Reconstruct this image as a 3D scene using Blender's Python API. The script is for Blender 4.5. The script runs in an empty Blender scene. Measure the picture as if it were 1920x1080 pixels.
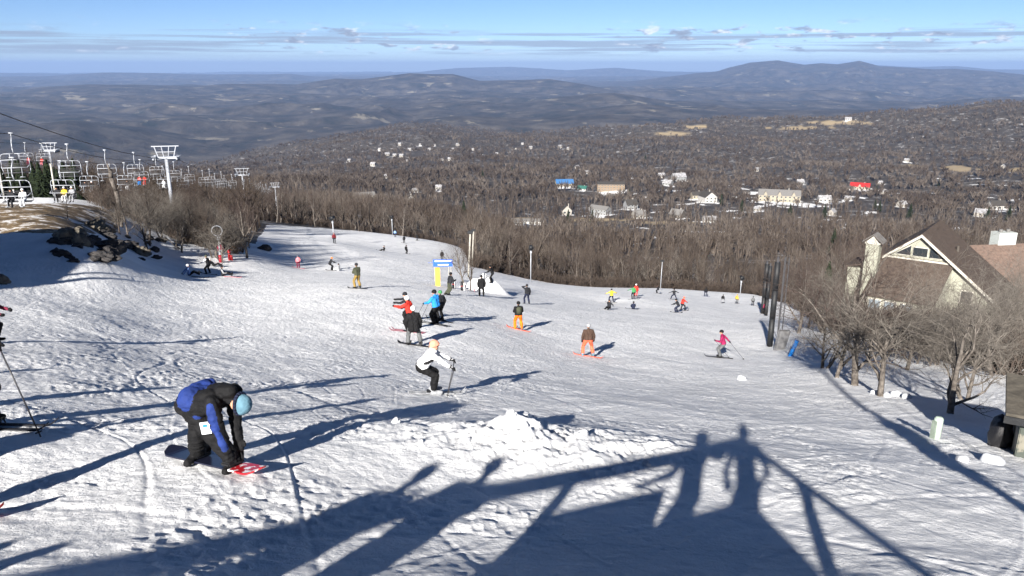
import bpy, bmesh, math, random
import numpy as np
from mathutils import Vector, Matrix
R = math.radians
# ------------------------------------------------------------------ camera model
F = 1450.0                       # focal length in pixels of a 1920 px wide picture
PITCH = R(16.0)
CP, SP = math.cos(PITCH), math.sin(PITCH)

def P(px, py, d):                # a pixel and a depth -> a point of the world
    a = (px - 960.0) / F * d; b = -(py - 540.0) / F * d
    return Vector((a, d * CP + b * SP, -d * SP + b * CP))

def proj(x, y, z):
    d = y * CP - z * SP; b = y * SP + z * CP
    return 960 + F * x / d, 540 - F * b / d, d
# ------------------------------------------------------------------ noise
def _h(ix, iy, seed):
    n = (ix * 374761393 + iy * 668265263 + seed * 1442695041) & 0xFFFFFFFF
    n = ((n ^ (n >> 13)) * 1274126177) & 0xFFFFFFFF
    n = (n ^ (n >> 16)) & 0xFFFFFFFF
    return n / 2147483647.5 - 1.0

def vn(x, y, seed=0):
    x = np.asarray(x, float); y = np.asarray(y, float)
    fx = np.floor(x); fy = np.floor(y)
    ix = fx.astype(np.int64); iy = fy.astype(np.int64)
    tx = x - fx; ty = y - fy
    tx = tx * tx * tx * (tx * (tx * 6 - 15) + 10); ty = ty * ty * ty * (ty * (ty * 6 - 15) + 10)
    a = _h(ix, iy, seed); b = _h(ix + 1, iy, seed); c = _h(ix, iy + 1, seed); d = _h(ix + 1, iy + 1, seed)
    return (a + (b - a) * tx) * (1 - ty) + (c + (d - c) * tx) * ty

def fbm(x, y, o=4, seed=0, g=.5):
    s = 0; a = 1; n = 0
    for k in range(o):
        s = s + a * vn(x * 2 ** k + 17.3 * k, y * 2 ** k - 9.1 * k, seed + k); n += a; a *= g
    return s / n

def sm(a, b, x):
    t = np.clip((x - a) / (b - a), 0, 1); return t * t * (3 - 2 * t)
# ------------------------------------------------------------------ ground: measured points (pixel, pixel, depth)
CPTS = [
 (960,1080,6.6),(500,1080,6.4),(0,1080,5.9),(1400,1080,6.9),(1900,1080,7.2),(1900,1000,9),
 (430,882,9.2),(0,1000,7.1),(0,900,8.8),(0,800,10.8),(0,690,16),(200,800,11.6),(620,880,9.9),(960,900,10.4),(1300,900,10.8),(1600,930,9.9),
 (960,800,14.2),(1300,780,17.5),(1600,820,16),(500,735,16.5),(300,725,16.0),
 (812,738,19),(1100,740,21.5),(1400,740,26),(600,660,27),(300,640,27),
 (780,648,32),(822,608,38),(972,618,44),(988,570,64),(671,540,54),(903,555,62),(840,550,58),
 (1100,668,38),(1250,620,54),(1350,670,43),(1443,650,52),(1500,670,46),
 (1145,567,92),(1188,560,96),(1280,583,84),(1235,550,122),(1325,556,135),(1384,567,128),(1432,588,100),
 (1000,528,140),(1100,538,146),(1250,541,152),(1400,551,155),(930,514,128),(870,500,122),
 (560,502,88),(622,508,86),(415,517,63),(360,518,60),(628,455,125),(718,470,138),(761,475,140),(850,460,190),(780,447,215),(738,441,215),(500,440,150),(560,446,150),
 (280,540,47),(100,530,42),(0,560,34),(0,620,24),(150,600,29),
 (0,470,47),(130,452,50),(0,440,53),(100,405,62),(0,388,68),(180,398,74),(0,374,84),(150,374,92),(240,470,64),(300,474,72),(380,480,78),(470,480,84),
 (1600,720,32),(1780,770,25),(1900,870,15.5),(1755,822,17.5),(1700,690,40),(1560,690,38),(1500,640,52),(1900,700,36),(1750,612,80),(1900,600,78),(1560,600,90),(1500,570,120),
 # beyond the brow: woods, town plateau, the mid ridge
 (0,390,130),(200,410,130),(350,430,140),(0,380,220),(200,390,240),(400,400,230),(650,430,300),(800,446,310),(900,470,260),(600,410,420),(750,400,480),(300,370,600),
 (1000,530,220),(1100,522,270),(1200,520,290),(1350,530,250),(1450,560,200),(1600,560,190),(1800,540,200),(1920,530,210),
 (1000,470,420),(1200,472,420),(1400,470,430),(1600,490,360),(1800,480,360),(1920,480,360),
 (900,420,600),(1200,430,600),(1500,425,620),(1800,430,600),
 (800,380,850),(1200,385,900),(1600,385,900),(1900,385,880),
 (600,350,1000),(900,340,1250),(1200,345,1200),(1500,340,1250),(1900,335,1200),
 (500,320,1800),(700,300,1900),(1000,290,2000),(1300,280,2000),(1600,270,2000),(1900,255,1900),
 (600,268,2900),(760,232,3300),(830,236,3300),(890,250,3100),(1000,249,3000),(1130,246,3000),(1300,232,2900),(1500,224,2900),(1700,211,2700),(1920,189,2500),(2300,170,2400),
 (440,296,2700),(350,315,2600),(200,330,2400),(0,350,2200),(-400,360,2200),
 (760,262,4400),(1000,275,4200),(1300,270,4200),(1600,250,4000),(1920,235,3800),(440,325,3800),(200,345,3800),(0,350,3800),
]
_c = np.array([P(*c) for c in CPTS]); KA = 2.2
_u = np.arctan2(_c[:,0], _c[:,1]) * KA; _v = np.log(np.hypot(_c[:,0], _c[:,1])); _t = _c[:,2] / np.hypot(_c[:,0], _c[:,1])
def _k(d2): return 0.5 * d2 * np.log(d2 + 1e-12)
def _fit(u, v, t, lam=.0006):
    n = len(u); A = np.zeros((n + 3, n + 3))
    A[:n,:n] = _k((u[:,None]-u[None])**2 + (v[:,None]-v[None])**2) + lam * np.eye(n)
    A[:n,n] = 1; A[:n,n+1] = u; A[:n,n+2] = v; A[n:,:n] = A[:n,n:].T
    return np.linalg.solve(A, np.concatenate([t, [0,0,0]]))
_W = _fit(_u, _v, _t)
def base(x, y):
    az = np.clip(np.arctan2(x, y), -.68, .68); r = np.maximum(np.hypot(x, y), 5.5)
    u = az * KA; v = np.log(r); n = len(_u)
    t = _W[n] + _W[n+1]*u + _W[n+2]*v
    for i in range(n):
        t = t + _W[i] * _k((u-_u[i])**2 + (v-_v[i])**2)
    return t * r

# snow heap in front of the deck, in world metres: centre, half sizes
HEAP = P(1030, 852, 11.8)
def detail(x, y):
    r = np.hypot(x, y)
    z = 0
    near = 1 - sm(140, 200, r)
    z = z + .09 * near * fbm(x / 9, y / 9, 3, 5) * sm(4, 20, r)
    z = z + .045 * near * fbm(x / 2.6, y / 3.4, 3, 9)
    # carved tracks: stretched noise in two directions
    a = R(38); ux = x * math.cos(a) + y * math.sin(a); uy = -x * math.sin(a) + y * math.cos(a)
    z = z + .007 * near * vn(ux / .34, uy / 2.6 + .6 * vn(x / 5, y / 5, 3), 31)
    for (aa, k1, k2, sd, w_, dp) in ((38, 1.5, 14, 201, .05, .022), (-40, 1.3, 12, 202, .055, .024), (-58, 1.9, 18, 203, .04, .022), (80, 1.7, 15, 204, .04, .018), (10, 2.3, 10, 205, .03, .018), (25, .9, 9, 206, .05, .012), (-30, .8, 8, 207, .06, .013), (-65, 1., 11, 208, .05, .013), (60, .9, 7, 209, .05, .010), (-10, 1.1, 12, 210, .05, .012)):
        a = R(aa); ux = x * math.cos(a) + y * math.sin(a); uy = -x * math.sin(a) + y * math.cos(a)
        n_ = vn(ux / k1 + 1.3 * vn(x / 7, y / 7, sd + 9), uy / k2, sd)
        z = z - .5 * dp * near * (np.exp(-(n_ / w_) ** 2) - .55 * np.exp(-((n_ - 2.2 * w_) / w_) ** 2))
    a = R(-52); ux = x * math.cos(a) + y * math.sin(a); uy = -x * math.sin(a) + y * math.cos(a)
    a = R(-52); ux = x * math.cos(a) + y * math.sin(a); uy = -x * math.sin(a) + y * math.cos(a)
    rt = sm(0, 8, x)
    z = z + (.003 + .010 * rt) * near * vn(ux / .22, uy / 2.2 + .8 * vn(x / 4, y / 4, 4), 37)
    ro = .35 + .65 * sm(-.25, .45, vn(x / 4.2, y / 6.5, 77))
    f = fbm(x / .26, y / .29, 3, 51, .7)
    z = z + .016 * near * (.5 + .5 * ro) * f + .016 * near * fbm(x / .9, y / 1.1, 2, 57)
    z = z + .015 * near * (1 - np.abs(vn(x / .12, y / .14, 66)) * 2) * sm(.0, .5, vn(x / 1.3, y / 1.5, 61))
    # the heap
    hx = (x - HEAP.x); hy = (y - HEAP.y)
    e = np.exp(-(((hx / 2.2) ** 2 + (hy / 1.2) ** 2)) ** 1.5)
    ch = np.abs(vn(x / .42 + .7 * vn(x, y, 8), y / .62, 91)); ch2 = np.abs(vn(x / .2, y / .26, 92))
    ch3 = np.abs(vn(x / .1, y / .13, 93)); z = z + .34 * np.exp(-(((hx + .3) / 3.2) ** 2 + ((hy - .3) / 2.2) ** 2))
    a = R(40); ux = hx * math.cos(a) + hy * math.sin(a); uy = -hx * math.sin(a) + hy * math.cos(a)
    rdg = np.abs(vn(ux / .75 + .5 * vn(x / .5, y / .5, 97), uy / .26, 96))
    z = z + e * (.06 * ch + .042 * (1 - 2 * ch2) * sm(-.4, .4, vn(x / .6, y / .6, 99)) + .028 * (1 - 2 * ch3) + .13 * rdg - .02)
    e2 = np.exp(-(((x - HEAP.x + .42) / .42) ** 2 + ((y - HEAP.y - .45) / .6) ** 2) ** 1.5)
    z = z + .25 * e2 * (1 + .25 * vn(x / .3, y / .3, 94))
    z = z + 1.25 * np.exp(-(((x + 2.5) / 1.9) ** 2 + ((y - 69.5) / 1.5) ** 2) ** 1.9) * (1 + .3 * vn(x / .7, y / .7, 98)) + .5 * np.exp(-(((x + 2.3) / .55) ** 2 + ((y - 69.8) / .6) ** 2) ** 2)
    return z
def H(x, y):
    x = np.asarray(x, float); y = np.asarray(y, float)
    b = base(x, y); r = np.hypot(x, y)
    far = sm(250, 900, r)
    relief = far * (np.minimum(r, 3000) / 2000) * (22 * fbm(x / 420, y / 420, 3, 300) + 7 * fbm(x / 90, y / 90, 3, 310))
    return b + detail(x, y) + relief
def Hs(x, y): return float(H(np.array([x]), np.array([y]))[0])
def ground(px, py, dmin=4., dmax=4200.):        # where the sight line of a pixel first meets the ground
    d = np.geomspace(dmin, dmax, 1500)
    p0 = P(px, py, 1.0)
    x, y, z = p0.x * d, p0.y * d, p0.z * d
    s = z - H(x, y)
    i = np.nonzero((s[:-1] > 0) & (s[1:] <= 0))[0]
    if len(i) == 0:
        i = int(np.argmin(np.abs(s))); dd = d[i]
    else:
        i = i[0]; dd = d[i] + (d[i+1]-d[i]) * s[i] / (s[i]-s[i+1])
    q = p0 * dd; return Vector((q.x, q.y, Hs(q.x, q.y)))
SUN = Vector((.2828, .912, -.4479)).normalized()    # the way the light travels
HAZE = 3.4e-5; SKY = .038; SUNP = 5.0; EXPO = 1.43; CLOUD = 8.
# ------------------------------------------------------------------ scene helpers
sc = bpy.context.scene
COL = sc.collection
rnd = random.Random(7)

def tag(o, label=None, cat=None, group=None, kind=None):
    if label: o['label'] = label
    if cat: o['category'] = cat
    if group: o['group'] = group
    if kind: o['kind'] = kind
    return o

def root(name, loc=(0, 0, 0), rz=0., label=None, cat=None, group=None, rot=None, scale=1.):
    o = bpy.data.objects.new(name, None); COL.objects.link(o)
    o.location = loc; o.rotation_euler = rot or (0, 0, rz); o.scale = (scale,) * 3
    o.empty_display_size = .2
    return tag(o, label, cat, group)

def link(name, me, parent=None, loc=None, rot=None):
    o = bpy.data.objects.new(name, me); COL.objects.link(o)
    if parent is not None: o.parent = parent
    if loc is not None: o.location = loc
    if rot is not None: o.rotation_euler = rot
    return o

def npmesh(name, V, Q, mats=(), smooth=True, midx=None, n=4):
    V = np.asarray(V, np.float32).reshape(-1, 3); Q = np.asarray(Q, np.int32).reshape(-1, n)
    me = bpy.data.meshes.new(name)
    me.vertices.add(len(V)); me.vertices.foreach_set('co', V.ravel())
    me.loops.add(Q.size); me.loops.foreach_set('vertex_index', Q.ravel())
    me.polygons.add(len(Q)); me.polygons.foreach_set('loop_start', np.arange(0, Q.size, n, dtype=np.int32))
    me.polygons.foreach_set('loop_total', np.full(len(Q), n, np.int32))
    for m in mats: me.materials.append(m)
    if midx is not None: me.polygons.foreach_set('material_index', np.asarray(midx, np.int32))
    me.polygons.foreach_set('use_smooth', np.full(len(Q), smooth, bool))
    me.update(calc_edges=True); return me

def dup(o, loc, rz=0., scale=None, label=None, group=None, rot=None):
    r = o.copy(); COL.objects.link(r); r.location = loc; r.rotation_euler = rot or (0, 0, rz)
    if scale is not None: r.scale = scale if hasattr(scale, '__len__') else (scale,) * 3
    if label: r['label'] = label
    if group: r['group'] = group
    for ch in KIDS.get(o.name, []):
        c = ch.copy(); COL.objects.link(c); c.parent = r
        for g in KIDS.get(ch.name, []):
            d = g.copy(); COL.objects.link(d); d.parent = c
    return r
KIDS = {}
def kids(o):                                     # remember the children of a thing that will be copied
    KIDS[o.name] = list(o.children)
    for c in o.children: KIDS[c.name] = list(c.children)
    return o

class MB:                                        # collects shapes for ONE mesh object
    def __init__(s): s.bm = bmesh.new()
    def box(s, c, size, rot=None, bev=0.):
        M = Matrix.Translation(Vector(c)) @ (rot.to_4x4() if rot else Matrix.Identity(4)) @ Matrix.Diagonal((*size, 1))
        r = bmesh.ops.create_cube(s.bm, size=1, matrix=M)
        if bev:
            es = list({e for v in r['verts'] for e in v.link_edges})
            bmesh.ops.bevel(s.bm, geom=es, offset=bev, segments=2, affect='EDGES')
        return s
    def tube(s, a, b, ra, rb=None, n=8, caps=True):
        a = Vector(a); b = Vector(b); rb = ra if rb is None else rb
        d = b - a; L = d.length
        if L < 1e-6: return s
        M = Matrix.Translation((a + b) / 2) @ d.to_track_quat('Z', 'Y').to_matrix().to_4x4()
        bmesh.ops.create_cone(s.bm, cap_ends=caps, segments=n, radius1=ra, radius2=rb, depth=L, matrix=M)
        return s
    def path(s, pts, r, n=6):
        for a, b in zip(pts[:-1], pts[1:]):
            s.tube(a, b, r, r, n)
        return s
    def ball(s, c, rx, ry=None, rz=None, rot=None, u=12, v=8):
        M = Matrix.Translation(Vector(c)) @ (rot.to_4x4() if rot else Matrix.Identity(4)) @ Matrix.Diagonal((rx, ry or rx, rz or rx, 1))
        bmesh.ops.create_uvsphere(s.bm, u_segments=u, v_segments=v, radius=1, matrix=M); return s
    def poly(s, pts, th=0., dirn=None):          # polygon, thickened along dirn
        vs = [s.bm.verts.new(Vector(p)) for p in pts]
        f = s.bm.faces.new(vs)
        if th:
            d = Vector(dirn) if dirn is not None else -f.normal if f.normal.length else Vector((0, 0, -1))
            f.normal_update()
            if dirn is None: d = -f.normal
            r = bmesh.ops.extrude_face_region(s.bm, geom=[f])
            bmesh.ops.translate(s.bm, vec=d.normalized() * th, verts=[g for g in r['geom'] if isinstance(g, bmesh.types.BMVert)])
        return s
    def obj(s, name, mat, parent=None, smooth=False, loc=None, rot=None):
        bmesh.ops.recalc_face_normals(s.bm, faces=s.bm.faces)
        me = bpy.data.meshes.new(name); s.bm.to_mesh(me); s.bm.free()
        me.materials.append(mat)
        if smooth:
            me.polygons.foreach_set('use_smooth', [True] * len(me.polygons))
        return link(name, me, parent, loc, rot)
# ------------------------------------------------------------------ materials
def nmat(name):
    m = bpy.data.materials.new(name); m.use_nodes = True
    nt = m.node_tree; return m, nt, nt.nodes['Principled BSDF']
def N(nt, t, **k):
    n = nt.nodes.new(t)
    for a, v in k.items():
        if a in ('operation', 'blend_type', 'data_type', 'attribute_name', 'noise_dimensions', 'feature', 'vector_type', 'interpolation_type', 'clamp', 'attribute_type'): setattr(n, a, v)
        else: n.inputs[a.replace('_', ' ')].default_value = v
    return n
MATS = {}
def mat(name, col, rough=.7, var=.12, scale=6., bump=0., metal=0., spec=.4, col2=None, bscale=None):
    if name in MATS: return MATS[name]
    m, nt, p = nmat(name); L = nt.links.new
    tc = N(nt, 'ShaderNodeTexCoord')
    no = N(nt, 'ShaderNodeTexNoise', Scale=scale, Detail=5., Roughness=.6); L(tc.outputs['Object'], no.inputs['Vector'])
    cr = nt.nodes.new('ShaderNodeValToRGB'); L(no.outputs['Fac'], cr.inputs['Fac'])
    c2 = col2 or tuple(c * (1 - var * 2) for c in col); c1 = col if col2 else tuple(min(1, c * (1 + var)) for c in col)
    cr.color_ramp.elements[0].color = (*c2, 1); cr.color_ramp.elements[1].color = (*c1, 1)
    cr.color_ramp.elements[0].position = .33; cr.color_ramp.elements[1].position = .67
    L(cr.outputs['Color'], p.inputs['Base Color'])
    p.inputs['Roughness'].default_value = rough; p.inputs['Metallic'].default_value = metal
    p.inputs['Specular IOR Level'].default_value = spec
    if bump:
        n2 = N(nt, 'ShaderNodeTexNoise', Scale=bscale or scale * 3, Detail=4.); L(tc.outputs['Object'], n2.inputs['Vector'])
        b = N(nt, 'ShaderNodeBump', Strength=.8, Distance=bump); L(n2.outputs['Fac'], b.inputs['Height']); L(b.outputs['Normal'], p.inputs['Normal'])
    MATS[name] = m; return m
def cloth(name, col, rough=.8):
    return mat('cloth_' + name, col, rough, .16, 7., .045, spec=.25, bscale=8.)
K = dict(black=(.005, .005, .006), dark=(.014, .015, .019), navy=(.012, .016, .04), grey=(.11, .115, .12), white=(.75, .76, .78), red=(.5, .03, .02),
         blue=(.02, .22, .62), royal=(.012, .030, .15), orange=(.85, .17, .01), coral=(.9, .14, .07), peach=(.72, .30, .20), khaki=(.24, .16, .045), olive=(.05, .055, .035),
         magenta=(.26, .012, .07), yellow=(.8, .55, .03), green=(.05, .22, .08), pink=(.75, .25, .28), skin=(.55, .3, .2), brown=(.06, .035, .025),
         lblue=(.10, .20, .26), gold=(.45, .28, .04), ltgrey=(.3, .31, .33), maroon=(.12, .01, .015), wine=(.2, .02, .05), softblue=(.2, .32, .6))
def cm(k): return cloth(k, K[k])

def make_snow():
    m, nt, p = nmat('snow_ground'); L = nt.links.new
    tc = N(nt, 'ShaderNodeTexCoord')
    big = N(nt, 'ShaderNodeTexNoise', Scale=.35, Detail=6., Roughness=.6); L(tc.outputs['Object'], big.inputs['Vector'])
    cr = nt.nodes.new('ShaderNodeValToRGB'); L(big.outputs['Fac'], cr.inputs['Fac'])
    cr.color_ramp.elements[0].color = (.76, .77, .78, 1); cr.color_ramp.elements[1].color = (.90, .905, .91, 1)
    cr.color_ramp.elements[0].position = .3; cr.color_ramp.elements[1].position = .6
    # specks of dirt and bits of ice
    sp = N(nt, 'ShaderNodeTexNoise', Scale=7., Detail=3., Roughness=.7); L(tc.outputs['Object'], sp.inputs['Vector'])
    sr = N(nt, 'ShaderNodeMapRange'); L(sp.outputs['Fac'], sr.inputs['Value']); sr.inputs['From Min'].default_value = .70; sr.inputs['From Max'].default_value = .8
    sx = N(nt, 'ShaderNodeMix', data_type='RGBA'); L(sr.outputs['Result'], sx.inputs['Factor']); L(cr.outputs['Color'], sx.inputs['A']); sx.inputs['B'].default_value = (.35, .33, .30, 1)
    # forest floor with snow showing between the stems
    fn = N(nt, 'ShaderNodeTexNoise', Scale=.06, Detail=9., Roughness=.72); L(tc.outputs['Object'], fn.inputs['Vector'])
    fr = nt.nodes.new('ShaderNodeValToRGB'); L(fn.outputs['Fac'], fr.inputs['Fac'])
    e = fr.color_ramp.elements; e[0].position = .3; e[0].color = (.035, .030, .027, 1); e[1].position = .5; e[1].color = (.055, .048, .042, 1)
    e = fr.color_ramp.elements.new(.57); e.color = (.075, .067, .06, 1); e = fr.color_ramp.elements.new(.64); e.color = (.36, .36, .37, 1)
    # dry grass
    gn = N(nt, 'ShaderNodeTexNoise', Scale=.55, Detail=8., Roughness=.72); L(tc.outputs['Object'], gn.inputs['Vector'])
    gr = nt.nodes.new('ShaderNodeValToRGB'); L(gn.outputs['Fac'], gr.inputs['Fac'])
    e = gr.color_ramp.elements; e[0].position = .33; e[0].color = (.05, .034, .022, 1); e[1].position = .52; e[1].color = (.20, .135, .065, 1)
    e = gr.color_ramp.elements.new(.45); e.color = (.13, .095, .055, 1); e = gr.color_ramp.elements.new(.58); e.color = (.7, .69, .68, 1)
    def edge(attr, lo, hi):
        a = N(nt, 'ShaderNodeAttribute', attribute_name=attr)
        nz = N(nt, 'ShaderNodeTexNoise', Scale=.8, Detail=6., Roughness=.7); L(tc.outputs['Object'], nz.inputs['Vector'])
        ad = N(nt, 'ShaderNodeMath', operation='ADD'); L(a.outputs['Fac'], ad.inputs[0]); L(nz.outputs['Fac'], ad.inputs[1])
        r = N(nt, 'ShaderNodeMapRange'); L(ad.outputs[0], r.inputs['Value']); r.inputs['From Min'].default_value = lo; r.inputs['From Max'].default_value = hi
        return r.outputs['Result']
    m1 = N(nt, 'ShaderNodeMix', data_type='RGBA'); L(edge('grass', .95, 1.05), m1.inputs['Factor']); L(sx.outputs['Result'], m1.inputs['A']); L(gr.outputs['Color'], m1.inputs['B'])
    m2 = N(nt, 'ShaderNodeMix', data_type='RGBA'); L(edge('woods', .95, 1.05), m2.inputs['Factor']); L(m1.outputs['Result'], m2.inputs['A']); L(fr.outputs['Color'], m2.inputs['B'])
    # mown fields on the far plateau
    at = N(nt, 'ShaderNodeAttribute', attribute_name='field')
    m3 = N(nt, 'ShaderNodeMix', data_type='RGBA'); L(at.outputs['Fac'], m3.inputs['Factor']); L(m2.outputs['Result'], m3.inputs['A']); m3.inputs['B'].default_value = (.33, .26, .16, 1)
    L(m3.outputs['Result'], p.inputs['Base Color'])
    p.inputs['Roughness'].default_value = .75; p.inputs['Specular IOR Level'].default_value = .25
    b1 = N(nt, 'ShaderNodeTexNoise', Scale=4.5, Detail=7., Roughness=.72); L(tc.outputs['Object'], b1.inputs['Vector'])
    vo = N(nt, 'ShaderNodeTexVoronoi', feature='SMOOTH_F1', Scale=5.5); L(tc.outputs['Object'], vo.inputs['Vector'])
    vm = N(nt, 'ShaderNodeMapRange'); L(vo.outputs['Distance'], vm.inputs['Value']); vm.inputs['From Min'].default_value = .0; vm.inputs['From Max'].default_value = .45; vm.inputs['To Min'].default_value = .5; vm.inputs['To Max'].default_value = 0.
    va = N(nt, 'ShaderNodeMath', operation='MULTIPLY_ADD'); L(vm.outputs['Result'], va.inputs[0]); va.inputs[1].default_value = .35; L(b1.outputs['Fac'], va.inputs[2])
    bp = N(nt, 'ShaderNodeBump', Strength=1., Distance=.085); L(va.outputs[0], bp.inputs['Height'])
    L(bp.outputs['Normal'], p.inputs['Normal'])
    return m
M_SNOW = make_snow()
# ------------------------------------------------------------------ the ground: one sheet, finer where the eye is nearer
def cover(x, y, z):
    px, py, d = proj(x, y, z); r = np.hypot(x, y); d = np.maximum(d, .1)
    w = vn(x / 9, y / 9, 401) * 9 + vn(x / 3, y / 3, 402) * 3
    edge_r = np.interp(px, [-500, 180, 330, 480, 500, 860, 880, 930, 1000, 1250, 1400, 1480, 1600, 1800, 1920],
                       [118, 118, 84, 100, 200, 235, 134, 138, 150, 162, 165, 128, 112, 110, 110])
    woods = sm(-3, 5, r + w * .5 - edge_r)
    woods = np.where((px > 1450) & (r < 300), np.clip(woods, 0, .72), woods)
    grass = sm(0, 14, py - 378 + w * .5) * (1 - sm(425, 442, py + w * .5 + np.maximum(px - 60, 0) * -.05)) * (1 - sm(205, 240, px)) * sm(50, 56, r) * (1 - sm(86, 96, r)) * (y > 20)
    fld = 0 * r
    for (fx, fy, sx_, sy_) in ((1262, 251, 30, 3.5), (1575, 230, 60, 4), (1500, 240, 55, 3), (1230, 418, 60, 3), (1300, 238, 20, 4), (1710, 312, 17, 3), (1800, 316, 30, 5), (1905, 318, 20, 4), (950, 412, 50, 4), (1120, 412, 60, 3)):
        fld = np.maximum(fld, 1 - sm(.7, 1.2, np.hypot((px - fx) / sx_, (py - fy) / sy_) + .5 * vn(px / 12, py / 3, 77)))
    return woods, grass, fld * (r > 350)
def polar_sheet(name, azs, rs, closed, zf):
    A, RR = np.meshgrid(azs, rs); x = RR * np.sin(A); y = RR * np.cos(A)
    z = zf(x, y); nr, na = A.shape
    V = np.stack([x, y, z], -1).reshape(-1, 3)
    i = np.arange(nr * na).reshape(nr, na)
    q = np.stack([i[:-1, :-1], i[:-1, 1:], i[1:, 1:], i[1:, :-1]], -1).reshape(-1, 4)[:, ::-1]
    if closed:
        q2 = np.stack([i[:-1, -1], i[:-1, 0], i[1:, 0], i[1:, -1]], -1).reshape(-1, 4)[:, ::-1]; q = np.concatenate([q, q2])
        c = len(V); V = np.concatenate([V, [[0, 0, V[:na, 2].mean()]]])
        j = np.arange(na); fan = np.stack([j, np.roll(j, -1), np.full(na, c), np.full(na, c)], -1)
    return x, y, z, V, q
DENSE = np.arange(-40, 40.01, .085)
azs = R(1) * np.concatenate([np.arange(-180, -40, 3.), DENSE, np.arange(43, 178, 3.)])
rs = np.concatenate([[.05, 1, 2, 3, 4], np.geomspace(4.6, 220, 620), np.geomspace(223, 5200, 330)])
x, y, z, V, q = polar_sheet('ground', azs, rs, True, H)
me = npmesh('snow_slope', V[:-1], q, [M_SNOW])
wd, gs, fd = cover(x, y, z)
for nme, arr in (('woods', wd), ('grass', gs), ('field', fd)):
    a = me.attributes.new(nme, 'FLOAT', 'POINT'); a.data.foreach_set('value', np.asarray(arr, np.float32).ravel())
tag(link('ground', me), kind='structure')
# ------------------------------------------------------------------ far mountains
def tan_el(px, py):
    v = P(px, py, 1.); return v.z / math.hypot(v.x, v.y)
RIDGES = [
 (6200, .17, [(-400,230),(0,232),(120,226),(260,240),(380,262),(480,250),(600,238),(720,232),(860,215),(1000,222),(1150,215),(1300,225),(1500,230),(2300,230)]),
 (7600, .13, [(-400,215),(0,212),(200,222),(350,212),(500,225),(640,212),(800,208),(930,212),(1080,200),(1200,194),(1350,205),(2300,215)]),
 (11000, .10, [(-400,190),(0,186),(150,191),(300,179),(430,185),(560,175),(700,182),(840,171),(960,177),(1100,184),(1250,190),(2300,200)]),
 # distance, half width in ln r, skyline (px, py), roughness
 (13500, .17, [(-400,190),(0,178),(90,165),(170,160),(260,159),(370,164),(440,158),(560,159),(630,148),(680,149),(770,138),(850,139),(900,153),(960,151),(1030,149),(1100,160),(1200,178),(1300,185),(1600,200),(2300,200)]),
 (9000, .15, [(-400,215),(0,196),(100,205),(300,212),(500,203),(650,207),(800,196),(900,198),(1000,188),(1100,178),(1150,176),(1250,190),(1400,205),(1700,210),(2300,210)]),
 (22000, .24, [(-400,175),(400,170),(900,160),(1060,158),(1200,150),(1300,137),(1340,133),(1360,126),(1400,117),(1450,113),(1480,118),(1500,121),(1530,118),(1560,120),(1600,113),(1640,124),(1700,127),(1740,130),(1780,129),(1850,134),(1920,142),(2300,150)]),
 (30000, .10, [(-400,145),(0,144),(100,143),(200,136),(300,137),(370,139),(500,139),(550,137),(600,143),(700,146),(900,150),(2300,150)]),
 (42000, .10, [(-400,134),(0,136),(300,141),(600,140),(760,138),(820,131),(860,127),(960,125),(1060,132),(1150,127),(1250,134),(1400,136),(1640,122),(1700,125),(1780,124),(1850,130),(2300,132)]),
]
def mountains(x, y):
    az = np.arctan2(x, y); r = np.hypot(x, y); lr = np.log(r)
    pxs = 960 + F / CP * np.tan(az) * .985
    wob = 1 + .0 * r
    fl = -560 + 60 * fbm(x / 6000, y / 6000, 3, 500)
    hills = 1 - np.abs(fbm(x / 4200 + .5 * vn(x / 2600, y / 2600, 5), y / 2300, 4, 510, .42) * 2)
    hills2 = 1 - np.abs(fbm(x / 1000 + .3 * vn(x / 600, y / 600, 6), y / 700, 3, 530) * 2)
    hills3 = 1 - np.abs(fbm(x / 210, y / 210, 3, 570) * 2)
    z = fl + 150 * np.clip(hills, 0, 1) ** 1.3 * sm(5000, 7500, r) + 42 * hills2 + 7 * hills3
    for k, (ri, w, sk) in enumerate(RIDGES):
        s = np.array(sk, float); te = np.array([tan_el(a, b) for a, b in sk])
        crest = np.interp(pxs, s[:, 0], te) * ri
        u = (lr - math.log(ri) - .05 * vn(az * 7, r * 0 + k, 540 + k)) / w
        spur = 1 - np.abs(fbm(az * ri / 1500 + 1.2 * vn(az * ri / 1900, u * 2.6, 41 + k), u * 2.4 + 3 * k, 4, 550 + k) * 2)
        prof = np.exp(-u * u)
        zk = fl + (crest - fl + 16 * fbm(az * 22, u, 3, 560 + k)) * prof ** (1 + .45 * (1 - spur) * sm(0, .8, np.abs(u))) + (crest - fl) * .17 * (spur - .6) * sm(.08, .7, np.abs(u)) * prof
        z = np.maximum(z, zk)
    curve = r * r / (2 * 6371000 * 1.16) * 0
    return z - curve
azm = R(1) * np.arange(-44, 44.01, .07)
rm = np.concatenate([np.geomspace(4300, 16000, 520), np.geomspace(16100, 60000, 330)])
x, y, z, V, q = polar_sheet('m', azm, rm, False, mountains)
z0 = V[:len(azm), 2]
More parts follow.
